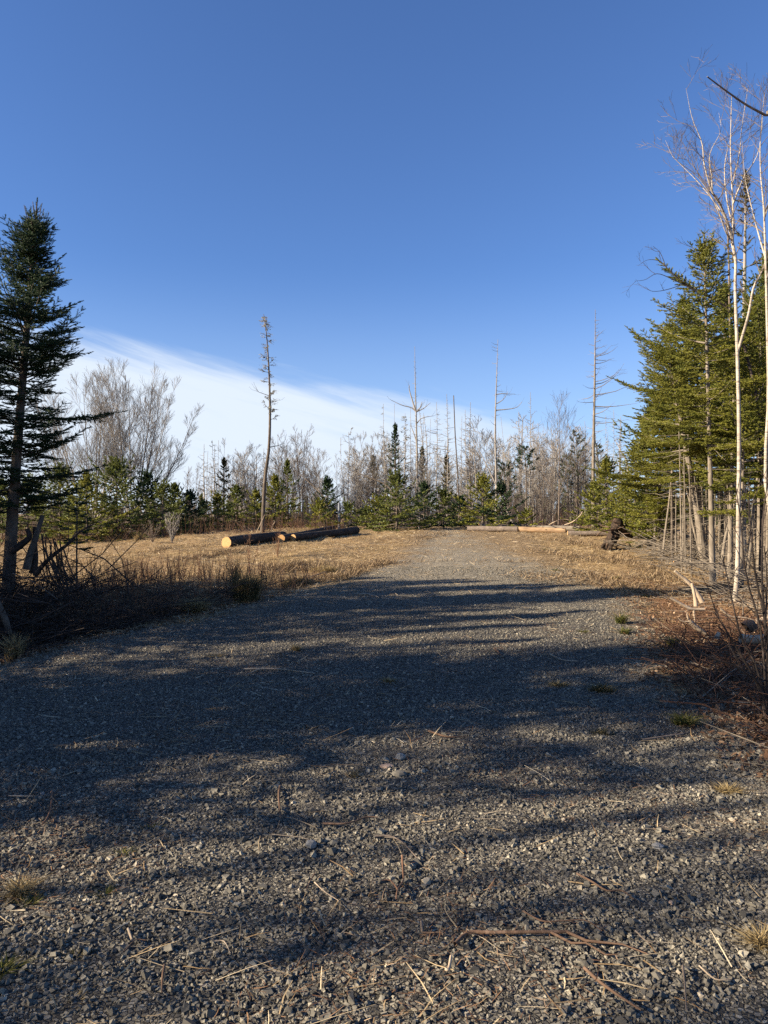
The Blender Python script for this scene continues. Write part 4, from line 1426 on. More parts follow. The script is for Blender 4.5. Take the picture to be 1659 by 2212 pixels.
r_spruce(1515, 1185, 1505, 700, 'mid-green spruce deep in the stand behind the leaning trunk', 1.5, .34, seed=29, lod=2, rad=.07, mats=(M_SPRUCE_BARK, M_NEEDLE_MID), dead=1, full=.6, depth=19.0)
r_spruce(1430, 1160, 1405, 880, 'yellow-green spruce low at the left corner of the stand', 1.3, .15, seed=30, lod=2, rad=.05, full=.75, depth=21.0, one_side=PI)
r_spruce(1600, 1195, 1608, 860, 'small green spruce with low shelves right of the birch', 1.3, .45, seed=31, lod=1, rad=.035, mats=PALE, full=.5, depth=13.5)
r_spruce(1700, 1200, 1690, 520, 'tall dark spruce just beyond the right edge', 1.7, .33, seed=32, lod=2, rad=.08, mats=(M_SPRUCE_BARK, M_NEEDLE_MID), dead=.8, full=.6, depth=17.5)
r_spruce(1480, 1170, 1470, 800, 'hidden dark green spruce filling the back of the stand', 1.6, .22, seed=33, lod=2, rad=.07, mats=(M_SPRUCE_BARK, M_NEEDLE_MID), full=.6, depth=23.0)
r_spruce(1560, 1170, 1550, 760, 'dark green spruce at the far back of the stand', 1.7, .22, seed=34, lod=2, rad=.07, mats=(M_SPRUCE_BARK, M_NEEDLE_MID), full=.6, depth=23.0)
r_spruce(1640, 1170, 1635, 760, 'dark green spruce at the far right back of the stand', 1.7, .22, seed=35, lod=2, rad=.07, mats=(M_SPRUCE_BARK, M_NEEDLE_MID), full=.6, depth=22.0)

r_spruce(1452, 1190, 1448, 690, 'yellow-green spruce between the leaning one and the pointed one', 1.2, .40, seed=36, lod=1, rad=.032, dead=.6, full=.6, depth=18.5)
r_spruce(1575, 1250, 1590, 720, 'bright spruce with its crown behind the tallest birch', 1.25, .42, seed=37, lod=1, rad=.05, mats=PALE, dead=.6, full=.55, depth=14.5)
r_spruce(1400, 1150, 1392, 905, 'low bright spruce in front of the left corner of the stand', 1.2, .06, seed=38, lod=2, rad=.04, full=.8, depth=22.5)

# slim bare stems of the stand
SG = 'slim bare stems of the right-hand stand'


def slim(pts, base, w, label, mat=M_PALE_BARK, tw=10, seed=0, dep=None):
    b = G(*base) if dep is None else base_at(base[0], dep)
    rr = random.Random(seed + int(base[0] * 3))
    tk, cr = Tubes(), Tubes()
    P = bent([(0, 0, -.06)] + [A(p[0], p[1], b.y) - b for p in pts], 12)
    r = w / 2 / FP * b.y
    tk.add(P, np.linspace(r * 1.15, max(.006, r * .6), 12), 7, .4)
    for i in range(tw):
        a = rr.random() * 6.28
        L = rr.uniform(.15, .7)
        c = stem_at(P, rr.uniform(.12, 1))
        d_ = v3(math.cos(a), math.sin(a), rr.uniform(-.35, .25))
        q_ = [c, c + d_ * L * .5, c + d_ * L + v3(0, 0, rr.uniform(-.06, .06))]
        cr.add(q_, [.0045, .002], 3, rr.random())
        for j in range(2):
            e = stem_at(np.array(q_), rr.uniform(.3, .9))
            cr.add([e, e + nrm(d_ + v3(rr.gauss(0, .6), rr.gauss(0, .6), rr.gauss(0, .3))) * L * .3], [.003, .0016], 3, rr.random())
    plant('slim_tree', b, (tk.mesh('trunk', [mat], .08), cr.mesh('crown', [mat])), label, 'tree', SG)


def Z(*uv):    # readings in the enlarged crop of the stand
    return [(1371 + u * .1736, 864 + v * .1736) for u, v in uv]


for pts, bs, w, lab, mt in (
    (Z((265, 1500), (310, 1200), (325, 850)), Z((235, 1900))[0], 6, 'leftmost upright bare stem of the stand', M_PALE_BARK),
    (Z((250, 1560), (265, 1480)), Z((190, 1840))[0], 5, 'short dark stub leaning against the leftmost stem', M_TWIG_DARK),
    (Z((340, 1600), (375, 1200), (385, 880)), Z((300, 1880))[0], 4, 'thin bare stem second from the left of the stand', M_PALE_BARK),
    (Z((385, 1600), (430, 1250), (475, 800)), Z((335, 2010))[0], 5, 'bare stem that bows out to the left at its foot', M_PALE_BARK),
    (Z((430, 1550), (450, 1200), (465, 900)), Z((422, 1890))[0], 5, 'straight bare stem just right of the bowed one', M_PALE_BARK),
    (Z((470, 1600), (495, 1200), (505, 900)), Z((450, 1880))[0], 4, 'thinnest bare stem just left of the thick leaning trunk', M_PALE_BARK),
    (Z((603, 1700), (605, 1350)), Z((600, 2060))[0], 5, 'short bare stem in front of the thick leaning trunk', M_PALE_BARK),
    (Z((770, 1750), (700, 1450), (690, 1300), (620, 1000), (570, 650)), Z((875, 2090))[0], 5, 'thin pale stem running beside the thick leaning trunk', M_PALE_BARK),
    (Z((770, 1500), (785, 1000), (775, 640)), Z((740, 2010))[0], 9, 'brown trunk right of the thick leaning trunk', M_SPRUCE_BARK),
    (Z((815, 1300), (822, 960)), Z((800, 1700))[0], 3, 'hair-thin stem beside the brown trunk', M_PALE_BARK),
    (Z((1130, 1500), (1125, 1000), (1120, 760)), Z((1120, 1850))[0], 6, 'brownish stem between the straight pale spruce and the birch', M_PALE_BARK),
    (Z((1110, 1800), (1190, 1480), (1265, 1180)), Z((1075, 2200))[0], 7, 'pale stem leaning right to touch the birch', M_PALE_BARK),
    (Z((1440, 1800), (1480, 1300), (1560, 780)), Z((1385, 2210))[0], 8, 'pale stem leaning right, close right of the birch', M_PALE_BARK),
    (Z((1550, 1900), (1580, 1400), (1585, 1150)), Z((1535, 2100))[0], 5, 'brown stem second right of the birch', M_PALE_BARK),
    (Z((1500, 1600), (1505, 1300)), Z((1490, 1850))[0], 4, 'short thin stem deep right of the birch', M_PALE_BARK),
    (Z((1650, 1700), (1655, 1200), (1660, 800)), Z((1640, 2180))[0], 6, 'bare stem at the right edge of the picture', M_PALE_BARK),
    (Z((1350, 900), (1385, 790)), Z((1330, 1700))[0], 4, 'thin stem half hidden behind the birch', M_PALE_BARK),
):
    slim(pts, bs, w, lab, mt)
rr = random.Random(55)
for i in range(44):      # the many hair-thin stems in the shade behind
    y = rr.uniform(15.5, 21)
    xd = rr.uniform(1450, 1700)
    b = base_at(xd, y)
    z = rr.uniform(1.6, 3.4)
    lx_ = rr.gauss(0, .12)
    tk, cr = Tubes(), Tubes()
    P = bent([(0, 0, -.05), (lx_ * .4, 0, z * .5), (lx_, 0, z)], 7)
    tk.add(P, np.linspace(rr.uniform(.012, .024), .008, 7), 5, .4)
    for j in range(13):
        a = rr.random() * 6.28
        L = rr.uniform(.2, .75)
        c = stem_at(P, rr.uniform(.1, 1))
        d_ = v3(math.cos(a), math.sin(a), rr.uniform(-.3, .3))
        cr.add([c, c + d_ * L * .5, c + d_ * L + v3(0, 0, rr.uniform(-.08, .05))], [.005, .002], 3, rr.random())
    plant('slim_tree', b, (tk.mesh('trunk', [M_PALE_BARK]), cr.mesh('crown', [M_PALE_BARK])), 'hair-thin bare stem in the shaded depth of the right-hand stand', 'tree', 'hair-thin stems deep in the right-hand stand')

# brushwood on the floor of the stand, and the dark tangle under the left spruce
def tangle(name, n, region, ln, r, mat, seed, hmax, lean=.5):
    rr = random.Random(seed)
    tb = Tubes()
    for i in range(n):
        x, y = region(rr)
        z = hz(x, y)
        L = rr.uniform(*ln)
        a = rr.random() * 6.28
        zz = z + rr.random() ** 2 * hmax
        e = rr.uniform(-.2, lean)
        d_ = v3(math.cos(a) * math.cos(e), math.sin(a) * math.cos(e), math.sin(e))
        p0 = v3(x, y, zz)
        p2 = p0 + d_ * L + v3(0, 0, rr.gauss(0, .03))
        p2[2] = max(p2[2], hz(p2[0], p2[1]) + .01)
        p1 = (p0 + p2) / 2 + v3(rr.gauss(0, .05), rr.gauss(0, .05), rr.uniform(-.02, .08)) * L
        r_ = r * rr.uniform(.4, 1.3)
        tb.add([p0, p1, p2], [r_, r_ * .45], 4, rr.random())
        if rr.random() < .6:
            tb.add([p1, p1 + nrm(d_ + v3(rr.gauss(0, .5), rr.gauss(0, .5), rr.gauss(0, .3))) * L * .35], [r_ * .6, r_ * .3], 3, rr.random())
    tag(link(name, tb.mesh(name, [mat])), kind='stuff')


def reg_right(rr):
    y = rr.uniform(9.0, 21)
    rx = float(np.interp(y, RY, RX))
    x0 = rx + (1.2 if y < 13 else 1.8)
    return x0 + abs(rr.gauss(0, 1.6)) + .1, y


def reg_left(rr):
    while True:
        y = rr.uniform(7.6, 12.5)
        el = float(np.interp(y, EY, EL))
        x = el - .35 - abs(rr.gauss(0, 1.4))
        if x > -.56 * y - 1.5:
            return x, y


def reg_heap(rr):
    return -4.55 + rr.gauss(0, .55), 9.6 + rr.gauss(0, .45)


tangle('brushwood', 900, reg_right, (.3, 1.3), .008, M_PALE_BARK, 71, .45)
tangle('dark_brushwood', 700, reg_left, (.3, 1.1), .006, M_TWIG_DARK, 72, .28)  # shade of the left tangle put into this darker bark colour
tangle('brushwood_heap', 330, reg_heap, (.5, 1.5), .009, M_TWIG_DARK, 73, .85, .9)


def branch(name, pts, r0, r1, label, mat, cat='branch', group=None, side=(), sides=8, n=10):
    """one fallen branch (world points) with side twigs"""
    o = Vector(pts[0])
    tb = Tubes()
    P = bent([Vector(p) - o for p in pts], n)
    tb.add(P, np.linspace(r0, r1, n), sides, .4)
    for s in side:
        q_ = bent([Vector(p) - o for p in s[0]], 5)
        tb.add(q_, np.linspace(s[1], s[1] * .4, 5), 5, .5)
    return tag(link(name, tb.mesh(name, [mat], .12), None, o), label, cat, group)


def Q(*uv):       # crop of the left tangle
    return [(u * .1736, 1056 + v * .1736) for u, v in uv]


def onto(xd, yd, lift=.0):
    p = G(xd, yd)
    p.z = float(Hd(p.x, p.y)) + lift
    return p


def at_y(y, *uv):
    return [A(p[0], p[1], y) for p in uv]


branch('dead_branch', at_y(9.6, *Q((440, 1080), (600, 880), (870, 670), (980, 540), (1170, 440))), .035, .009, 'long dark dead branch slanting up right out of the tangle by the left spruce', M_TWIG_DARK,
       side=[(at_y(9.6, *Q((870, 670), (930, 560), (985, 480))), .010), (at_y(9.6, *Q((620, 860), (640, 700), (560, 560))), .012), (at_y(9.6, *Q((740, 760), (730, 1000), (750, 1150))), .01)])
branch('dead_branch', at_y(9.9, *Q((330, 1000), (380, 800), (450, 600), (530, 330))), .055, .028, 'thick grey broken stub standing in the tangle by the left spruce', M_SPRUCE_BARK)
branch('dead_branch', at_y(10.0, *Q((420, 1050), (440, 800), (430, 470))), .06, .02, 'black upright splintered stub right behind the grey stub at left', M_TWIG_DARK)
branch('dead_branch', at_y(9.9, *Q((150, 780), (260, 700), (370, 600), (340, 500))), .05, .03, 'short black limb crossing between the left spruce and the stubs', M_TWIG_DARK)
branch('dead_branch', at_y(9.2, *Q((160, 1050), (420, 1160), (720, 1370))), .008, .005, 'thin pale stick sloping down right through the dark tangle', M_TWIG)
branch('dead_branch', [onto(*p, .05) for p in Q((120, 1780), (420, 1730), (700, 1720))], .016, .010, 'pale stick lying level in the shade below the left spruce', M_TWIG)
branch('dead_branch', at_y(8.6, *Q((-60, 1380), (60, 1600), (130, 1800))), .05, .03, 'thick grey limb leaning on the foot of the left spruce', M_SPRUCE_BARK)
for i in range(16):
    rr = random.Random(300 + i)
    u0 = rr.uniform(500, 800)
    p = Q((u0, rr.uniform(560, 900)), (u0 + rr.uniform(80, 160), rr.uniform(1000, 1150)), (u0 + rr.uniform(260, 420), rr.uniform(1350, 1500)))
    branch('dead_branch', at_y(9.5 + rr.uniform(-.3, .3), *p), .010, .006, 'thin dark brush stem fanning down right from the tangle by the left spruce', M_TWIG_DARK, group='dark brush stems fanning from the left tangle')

b = G(150, 1290) + Vector((0, .3, 0))
plant('spruce_sapling', b, conifer(height_to(b, 1052), .32, base=.45, seed=77, lod=1, rad=.012, full=.5, mats=(M_SPRUCE_BARK, M_NEEDLE_DARK), gap=.14), 'small dark shaded spruce sapling right of the left spruce, above the tangle', 'tree')

# small bare saplings on the field edge
for xd, yd, hp, lab, sd in ((208, 1296, 120, 'small crooked bare sapling in front of the straw field, right of the left tangle', 5), (140, 1290, 110, 'bare twiggy sapling rising out of the left tangle', 6), (540, 1245, 95, 'thin bare sapling behind the dark rush clump', 7)):
    b = G(xd, yd)
    plant('bare_sapling', b, bare_tree(hp / FP * b.y, sd, stems=3, fan=.3, trunk=.3, r=.016, kids=(3, 3, 3), maxl=2, minr=.003, mat=M_TWIG_DARK if xd < 300 else M_RED_TWIG, wig=.2), lab, 'sapling')

rr = random.Random(61)
tb = Tubes()
for i in range(1500):     # reddish weed stems between the ditch and the field
    y = rr.uniform(9.5, 15)
    x = float(np.interp(y, EY, EL)) - rr.uniform(.6, 4.5)
    h = rr.uniform(.15, .62)
    z = hz(x, y)
    q_ = v3(x + rr.gauss(0, .1), y + rr.gauss(0, .1), z + h)
    tb.add([(x, y, z), ((x + q_[0]) / 2 + rr.gauss(0, .02), (y + q_[1]) / 2, z + h * .55), q_], [.0045, .002], 3, rr.random())
    if rr.random() < .6:
        tb.add([(x, y, z + h * .4), (x + rr.gauss(0, .08), y, z + h * .8)], [.003, .0015], 3, rr.random())
tag(link('weed_stems', tb.mesh('weed_stems', [M_RED_TWIG])), kind='stuff')

# ------------------------------------------------------------------ grass clumps
def clump(xd, yd, w, hgt, n, mat, label, name='grass_clump', group=None, wd=.007, spread=1.1, dark=None):
    b = G(xd, yd)
    r = np.random.RandomState(int(xd * 7 + yd))
    s = w / FP * b.y / 2
    a, q_ = r.rand(n) * 2 * PI, r.rand(n) ** .7
    x, y = np.cos(a) * q_ * s * .5, np.sin(a) * q_ * s * .4
    h = hgt / FP * b.y * (.45 + .65 * r.rand(n))
    zf = lambda X, Y: H(X + b.x, Y + b.y) - b.z
    me = raw_mesh(name, blades(x, y, h, np.full(n, wd) * (.6 + .8 * r.rand(n)), int(xd), spread, zf), [mat])
    return tag(link(name, me, None, b), label, 'grass', group)


clump(532, 1304, 100, 84, 1100, M_RUSH, 'dark shaded rush clump at the left edge of the drive', 'rush_clump', spread=.8)
clump(508, 1285, 34, 100, 160, M_RUSH, 'taller thin rushes rising from the left side of the dark rush clump', 'rush_clump', spread=.3)
clump(420, 1325, 90, 50, 700, M_GRASS, 'collapsed straw clump left of the dark rush clump', spread=1.8)
clump(330, 1335, 90, 42, 420, M_RUSH, 'low grey-brown clump beside the collapsed straw clump', spread=1.8)
clump(30, 1425, 70, 66, 300, M_GRASS, 'pale grass tuft at the left end of the drive edge', spread=.7)
clump(262, 1166, 46, 32, 300, M_GRASS, 'golden grass tussock in front of the broad left fir', spread=.6, wd=.012)
clump(300, 1168, 40, 22, 200, M_GRASS, 'smaller golden tussock right of the first one', spread=.7, wd=.012)
clump(160, 1176, 50, 22, 220, M_GRASS, 'pale tussock at the left end of the field', spread=.7, wd=.012)
clump(640, 1136, 80, 24, 350, M_GRASS, 'pale standing grass behind the middle of the logs', spread=.6, wd=.014)
clump(560, 1140, 90, 20, 350, M_GRASS, 'pale standing grass behind the left log', spread=.6, wd=.014)
clump(700, 1234, 120, 20, 500, M_GRASS, 'flattened straw windrow left of the drive, farther part', spread=2.2, wd=.008)
clump(640, 1262, 130, 24, 600, M_GRASS, 'flattened straw windrow left of the drive, nearer part', spread=2.2, wd=.008)
clump(352, 1162, 66, 40, 1, M_GRASS, 'single dry blade by the white bush', 'dry_weed')
b = G(372, 1172)
plant('bare_bush', b, bare_tree(68 / FP * b.y, 31, stems=13, fan=.62, trunk=.05, r=.022, kids=(3, 3, 2), maxl=2, minr=.007, mat=M_DEAD, lenf=.5), 'whitish bare bush in front of the left firs', 'bush')
b = G(330, 1172)
plant('bare_bush', b, bare_tree(50 / FP * b.y, 32, stems=12, fan=.7, trunk=.05, r=.018, kids=(3, 3, 2), maxl=2, minr=.006, mat=M_TWIG, lenf=.5), 'brownish low bare bush left of the whitish one', 'bush')
for xd, yd, hh, lab in ((565, 1262, 58, 'bunch of thin pale weed stalks in front of the left log'), (600, 1205, 60, 'bunch of thin weed stalks in front of the middle log')):
    b = G(xd, yd)
    plant('bare_bush', b, bare_tree(hh / FP * b.y, int(hh), stems=12, fan=.35, trunk=.05, r=.008, kids=(2, 2, 2), maxl=1, minr=.003, mat=M_RED_TWIG, lenf=.4), lab, 'bush')

# ------------------------------------------------------------------ logs
def log(p0, p1, r0, r1, label, mat, group, cut=M_CUT, seed=0, knots=3):
    """a felled log lying from p0 (the near, sawn end) to p1; points are on the ground"""
    r = np.random.RandomState(seed)
    p0, p1 = Vector(p0), Vector(p1)
    p0.z = hz(p0.x, p0.y) + r0 * .92
    p1.z = hz(p1.x, p1.y) + r1 * .92
    ax = p1 - p0
    L = ax.length
    n, m = 34, 20
    a = np.arange(m) * 2 * PI / m
    V = []
    ph = r.rand(4) * 6.28
    for i in range(n):
        t = i / (n - 1)
        rr_ = (r0 + (r1 - r0) * t) * (1 + .035 * np.sin(a * 2 + ph[0] + t * 3) + .03 * np.sin(a * 5 + ph[1] + t * 9) + (.035 if r0 < .13 else .06) * (r.rand(m) - .5) + .05 * math.sin(t * 23 + ph[3]) * (r.rand() - .3))
        sag = .02 * math.sin(t * PI * 1.3 + ph[2])
        V.append(np.stack([np.cos(a) * rr_ + sag, np.sin(a) * rr_ + sag * .5, np.full(m, t * L)], -1))
    V = np.array(V)
    idx = np.arange(n * m).reshape(n, m)
    q = np.stack([idx[:-1], np.roll(idx, -1, 1)[:-1], np.roll(idx, -1, 1)[1:], idx[1:]], -1).reshape(-1, 4)
    bk = raw_mesh('bark', [(V.reshape(-1, 3), q, 0, True, .3)], [mat])
    kn = Tubes()
    o = thing('log', p0, label, 'log', group)
    o.rotation_mode = 'QUATERNION'
    o.rotation_quaternion = ax.to_track_quat('Z', 'Y')
    link('bark', bk, o)

    def disc(z, ring, s):
        v = np.vstack([[[0, 0, z]], ring * [.97, .97, 1] + [0, 0, s * .004]])
        f = np.array([[0, 1 + (k + 1) % m, 1 + k] if s < 0 else [0, 1 + k, 1 + (k + 1) % m] for k in range(m)])
        return (v, f, 0, False, .3)

    def rimmed(z, ring, s):     # end grain disc plus the bark lip round it
        v = np.vstack([ring, ring * [.965, .965, 1] + [0, 0, s * .004]])
        f = np.array([[k, (k + 1) % m, m + (k + 1) % m, m + k] for k in range(m)])
        return (v, f, 1, False, .3)
    e0 = raw_mesh('cut_end', [disc(-.004, V[0], -1), rimmed(0, V[0], -1)], [cut, mat])
    e1 = raw_mesh('cut_end', [disc(L + .004, V[-1], 1), rimmed(L, V[-1], 1)], [cut, mat])
    link('cut_end', e0, o)
    link('cut_end', e1, o)
    for k_ in range(knots):
        t, b_ = r.uniform(.1, .9), r.rand() * 6.28
        c = v3(math.cos(b_) * r0 * .85, math.sin(b_) * r0 * .85, t * L)
        d_ = v3(math.cos(b_), math.sin(b_), .5)
        kn.add([c, c + d_ * r0 * .35, c + d_ * r0 * .55], [r0 * .14, r0 * .08], 6, .3)
    if knots:
        link('branch_stub', kn.mesh('branch_stub', [mat]), o)
    return o


LG = 'sawn logs lying on the field left of the drive'
log(G(489, 1184), G(612, 1165), .178, .15, 'thickest dark log, nearest left, with an orange sawn end', M_DARK_BARK, LG, seed=1)
log(G(607, 1172), G(722, 1146), .135, .11, 'middle dark log lying half behind the longest one', M_DARK_BARK, LG, seed=2)
log(G(634, 1170), G(770, 1152), .12, .145, 'longest dark log on the right, with a small orange sawn end', M_DARK_BARK, LG, seed=3, knots=6)

RGL = 'felled trunks lying across the far end of the drive'
log(base_at(1010, 31.6), base_at(1118, 31.0), .12, .13, 'grey-barked trunk at the far end of the drive, left half', M_LOG_BARK, RGL, seed=4, knots=4)
log(base_at(1119, 31.0), base_at(1222, 30.2), .12, .11, 'orange debarked trunk at the far end of the drive', M_STRIP, RGL, seed=5, knots=3)
log(base_at(1150, 32.3), base_at(1252, 31.4), .13, .12, 'pale trunk behind the debarked one', M_PALE_BARK, RGL, seed=6)
log(base_at(1035, 32.6), base_at(1160, 32.9), .16, .13, 'long grey trunk lying behind the grey-barked one', M_LOG_BARK, RGL, seed=7)
log(base_at(1345, 27.5), base_at(1470, 26.0), .17, .17, 'grey-brown trunk lying right of the stump', M_LOG_BARK, RGL, seed=8)
log(base_at(1375, 29.5), base_at(1455, 29), .12, .10, 'dark thin trunk lying behind the one right of the stump', M_LOG_BARK, RGL, seed=9)
log(base_at(1226, 28.6), base_at(1325, 28.4), .10, .10, 'low grey trunk in the grass left of the stump', M_LOG_BARK, RGL, seed=10)
log(base_at(1560, 15.5), base_at(1468, 18.5), .09, .08, 'pale trunk lying on the floor of the right-hand stand', M_PALE_BARK, None, seed=11, knots=2)
log(G(1455, 1222), G(1510, 1226), .07, .06, 'dark rotten log at the foot of the stand, left of the leaning trunk', M_DARK_BARK, None, seed=12, knots=1)

# stump, an upturned root plate
def stump():
    b = G(1316, 1190)
    k = b.y / FP
    T = Tubes()
    f = lambda x, y, d_=0: tuple(A(x, y, b.y + d_) - b)
    T.add(bent([f(1334, 1121, .15), f(1332, 1135, .12), f(1326, 1150, .05), f(1314, 1172), f(1302, 1194)], 14), [1.25 * q_ for q_ in [.085, .12, .125, .125, .13, .13, .12, .11, .10, .09, .085, .075, .06, .045]], 11, .3)
    T.add(bent([f(1334, 1130, .2), f(1342, 1142, .25), f(1350, 1152, .3), f(1366, 1160, .35)], 10), [1.25 * q_ for q_ in [.10, .11, .11, .10, .09, .085, .075, .06, .045, .03]], 9, .3)
    T.add(bent([f(1324, 1150, .0), f(1322, 1168, -.1), f(1316, 1190, -.12)], 8), [1.25 * q_ for q_ in [.10, .10, .09, .085, .075, .065, .05, .03]], 9, .3)
    T.add(bent([f(1332, 1145, .1), f(1334, 1158, .0), f(1328, 1176, -.1)], 6), [1.25 * q_ for q_ in [.08, .07, .06, .05, .04, .025]], 8, .3)
    T.add(bent([f(1318, 1160, .05), f(1308, 1172, .0), f(1299, 1184, -.1)], 6), [1.25 * q_ for q_ in [.07, .06, .05, .04, .035, .02]], 8, .3)
    body = T.mesh('trunk', [M_STUMP], .45)
    R_ = Tubes()
    rr = random.Random(5)
    for i in range(26):
        x, y = rr.uniform(1300, 1350), rr.uniform(1125, 1188)
        p = v3(*f(1326 + (x - 1326) * .4, y))
        d_ = nrm(v3(rr.gauss(0, 1), rr.gauss(-.5, .6), rr.gauss(0, .6)))
        L = rr.uniform(.15, .42)
        R_.add([p, p + d_ * L * .6, p + d_ * L + v3(rr.gauss(0, .05), 0, rr.gauss(0, .06))], [.018, .005], 4, .3)
    R_.add(bent([f(1325, 1143, -.1), f(1310, 1146, -.2), f(1296, 1150, -.3), f(1288, 1158, -.3)], 6), [.03, .01], 5, .3)
    t = thing('stump', b, 'dark mossy root stump standing at the right edge of the drive', 'stump')
    link('trunk', body, t)
    link('root', R_.mesh('root', [M_BROWN_STICK]), t)


stump()

# slash on the right verge
def stick(name, pts, w, label, mat, cat='stick', group=None, lift=.02, side=(), w1=.5):
    P = [onto(p[0], p[1], lift + (p[2] if len(p) > 2 else 0)) for p in pts]
    r = w * .8 / 2 / FP * P[0].y
    sd = [([onto(q[0], q[1], lift + (q[2] if len(q) > 2 else 0)) for q in s[0]], s[1] / 2 / FP * P[0].y) for s in side]
    return branch(name, P, r, r * w1, label, mat, cat, group, sd, n=max(8, 3 * len(P)))


def air(y, pts):
    return [A(p[0], p[1], y) for p in pts]


VB = G(1515, 1325)
def C6(*uv):
    return [(1179 + u * .2893, 768 + v * .2893) for u, v in uv]


y1 = G(1512, 1340).y
branch('broken_branch', air(y1, C6((1165, 1840), (1120, 1760), (1060, 1690), (960, 1610))), .036, .020, 'pale broken branch propped up at a slant on the right verge', M_PALE_STICK)
branch('broken_branch', air(y1 - .2, C6((1118, 1870), (1110, 1800), (1088, 1700))), .030, .018, 'short yellow splintered stick standing upright on the right verge', M_PALE_STICK)
y1 = G(1510, 1360).y
branch('broken_branch', air(y1, C6((925, 1808), (1000, 1850), (1080, 1890), (1180, 1895))), .016, .020, 'pale forked branch lying curved in front of the splintered stick', M_PALE_STICK,
       side=[(air(y1, C6((1100, 1890), (1105, 1940), (1110, 1985))), .018)])
branch('broken_branch', air(G(1520, 1385).y, C6((1070, 1985), (1120, 2030), (1185, 2075))), .034, .028, 'short stout pale log piece on the right verge', M_PALE_STICK, side=[(air(G(1520, 1385).y, C6((1070, 1985), (1055, 1950), (1050, 1920))), .014), (air(G(1520, 1385).y, C6((1070, 1985), (1020, 1985), (985, 1960))), .010)])
branch('broken_branch', air(G(1560, 1405).y, C6((1270, 2110), (1290, 2065))), .028, .022, 'small upright pale stub on the right verge', M_PALE_STICK)
branch('broken_branch', air(G(1640, 1415).y, C6((1450, 2110), (1540, 2120), (1640, 2110))), .05, .045, 'split pale log lying at the right edge', M_PALE_STICK)
branch('broken_branch', air(G(1620, 1390).y, C6((1490, 2030), (1520, 2010), (1545, 2050))), .075, .06, 'rotten dark chunk of wood on the split log at the right edge', M_BROWN_STICK)
branch('fallen_branch', air(G(1600, 1350).y, C6((1300, 1890), (1370, 1945), (1450, 1955), (1520, 1965), (1600, 2010))), .016, .010, 'long thin whitish fallen branch winding right on the verge', M_PALE_STICK)
branch('fallen_branch', air(G(1600, 1345).y, C6((1130, 1950), (1250, 1950), (1400, 1960))), .012, .008, 'straight reddish stick lying behind the stout log piece', M_RED_TWIG)
branch('fallen_branch', air(G(1640, 1360).y, C6((1560, 1990), (1610, 1970), (1680, 1960))), .03, .03, 'thick whitish limb entering at the right edge', M_PALE_STICK)
branch('dead_branch', [G(1215, 1140) + Vector((0, 0, .1)), A(1236, 1128, 30), A(1252, 1115, 30), A(1258, 1105, 30)], .03, .012, 'thin upright pale branch beyond the debarked trunk', M_PALE_STICK)
b0 = G(1305, 1132)
branch('dead_branch', [b0] + air(b0.y, [(1315, 1118), (1328, 1104), (1337, 1092)]), .022, .010, 'pale slanting branch above the stump', M_PALE_STICK)
branch('dead_branch', [G(1180, 1140)] + air(30, [(1192, 1130), (1215, 1122), (1232, 1124)]), .02, .012, 'low curved pale branch over the far trunks', M_PALE_STICK)
b0 = G(530, 1162)
branch('dead_branch', [b0] + air(b0.y, [(548, 1158), (556, 1146), (572, 1112)]), .016, .008, 'thin forked pale twig standing behind the left log', M_PALE_STICK, side=[(air(b0.y, [(551, 1154), (544, 1146), (534, 1138)]), .008)])
b0 = G(588, 1150)
branch('dead_branch', [b0] + air(b0.y, [(586, 1150), (589, 1135), (594, 1128)]), .02, .010, 'pale stub standing at the foot of the lichened pole', M_PALE_STICK)
# small dead white sapling standing at the far end
b = base_at(905, 33)
plant('dead_sapling', b, snag(1.05, 91, r=.035, blen=1.0, gap=.07, z0=.15, z1=.98, sub=2, mat=M_DEAD, prof='any', minr=.008), 'little whitish dead sapling at the foot of the dark middle firs', 'dead tree')
# grey metal post
b = base_at(733, 34)
pm = raw_mesh('x', [], []) if False else None
tb = Tubes()
hp = height_to(b, 1088)
tb.add([(0, 0, -.1), (0, 0, hp * .5), (0, 0, hp)], [.062, .062, .062], 14, .3)
t = thing('metal_post', b, 'grey round metal post standing between the low firs behind the logs', 'post')
link('shaft', tb.mesh('shaft', [M_METAL]), t)
tb = Tubes()
tb.add([(0, 0, hp), (0, 0, hp + .015), (0, 0, hp + .05)], [.072, .072, .03], 14, .3)
link('cap', tb.mesh('cap', [M_METAL]), t)

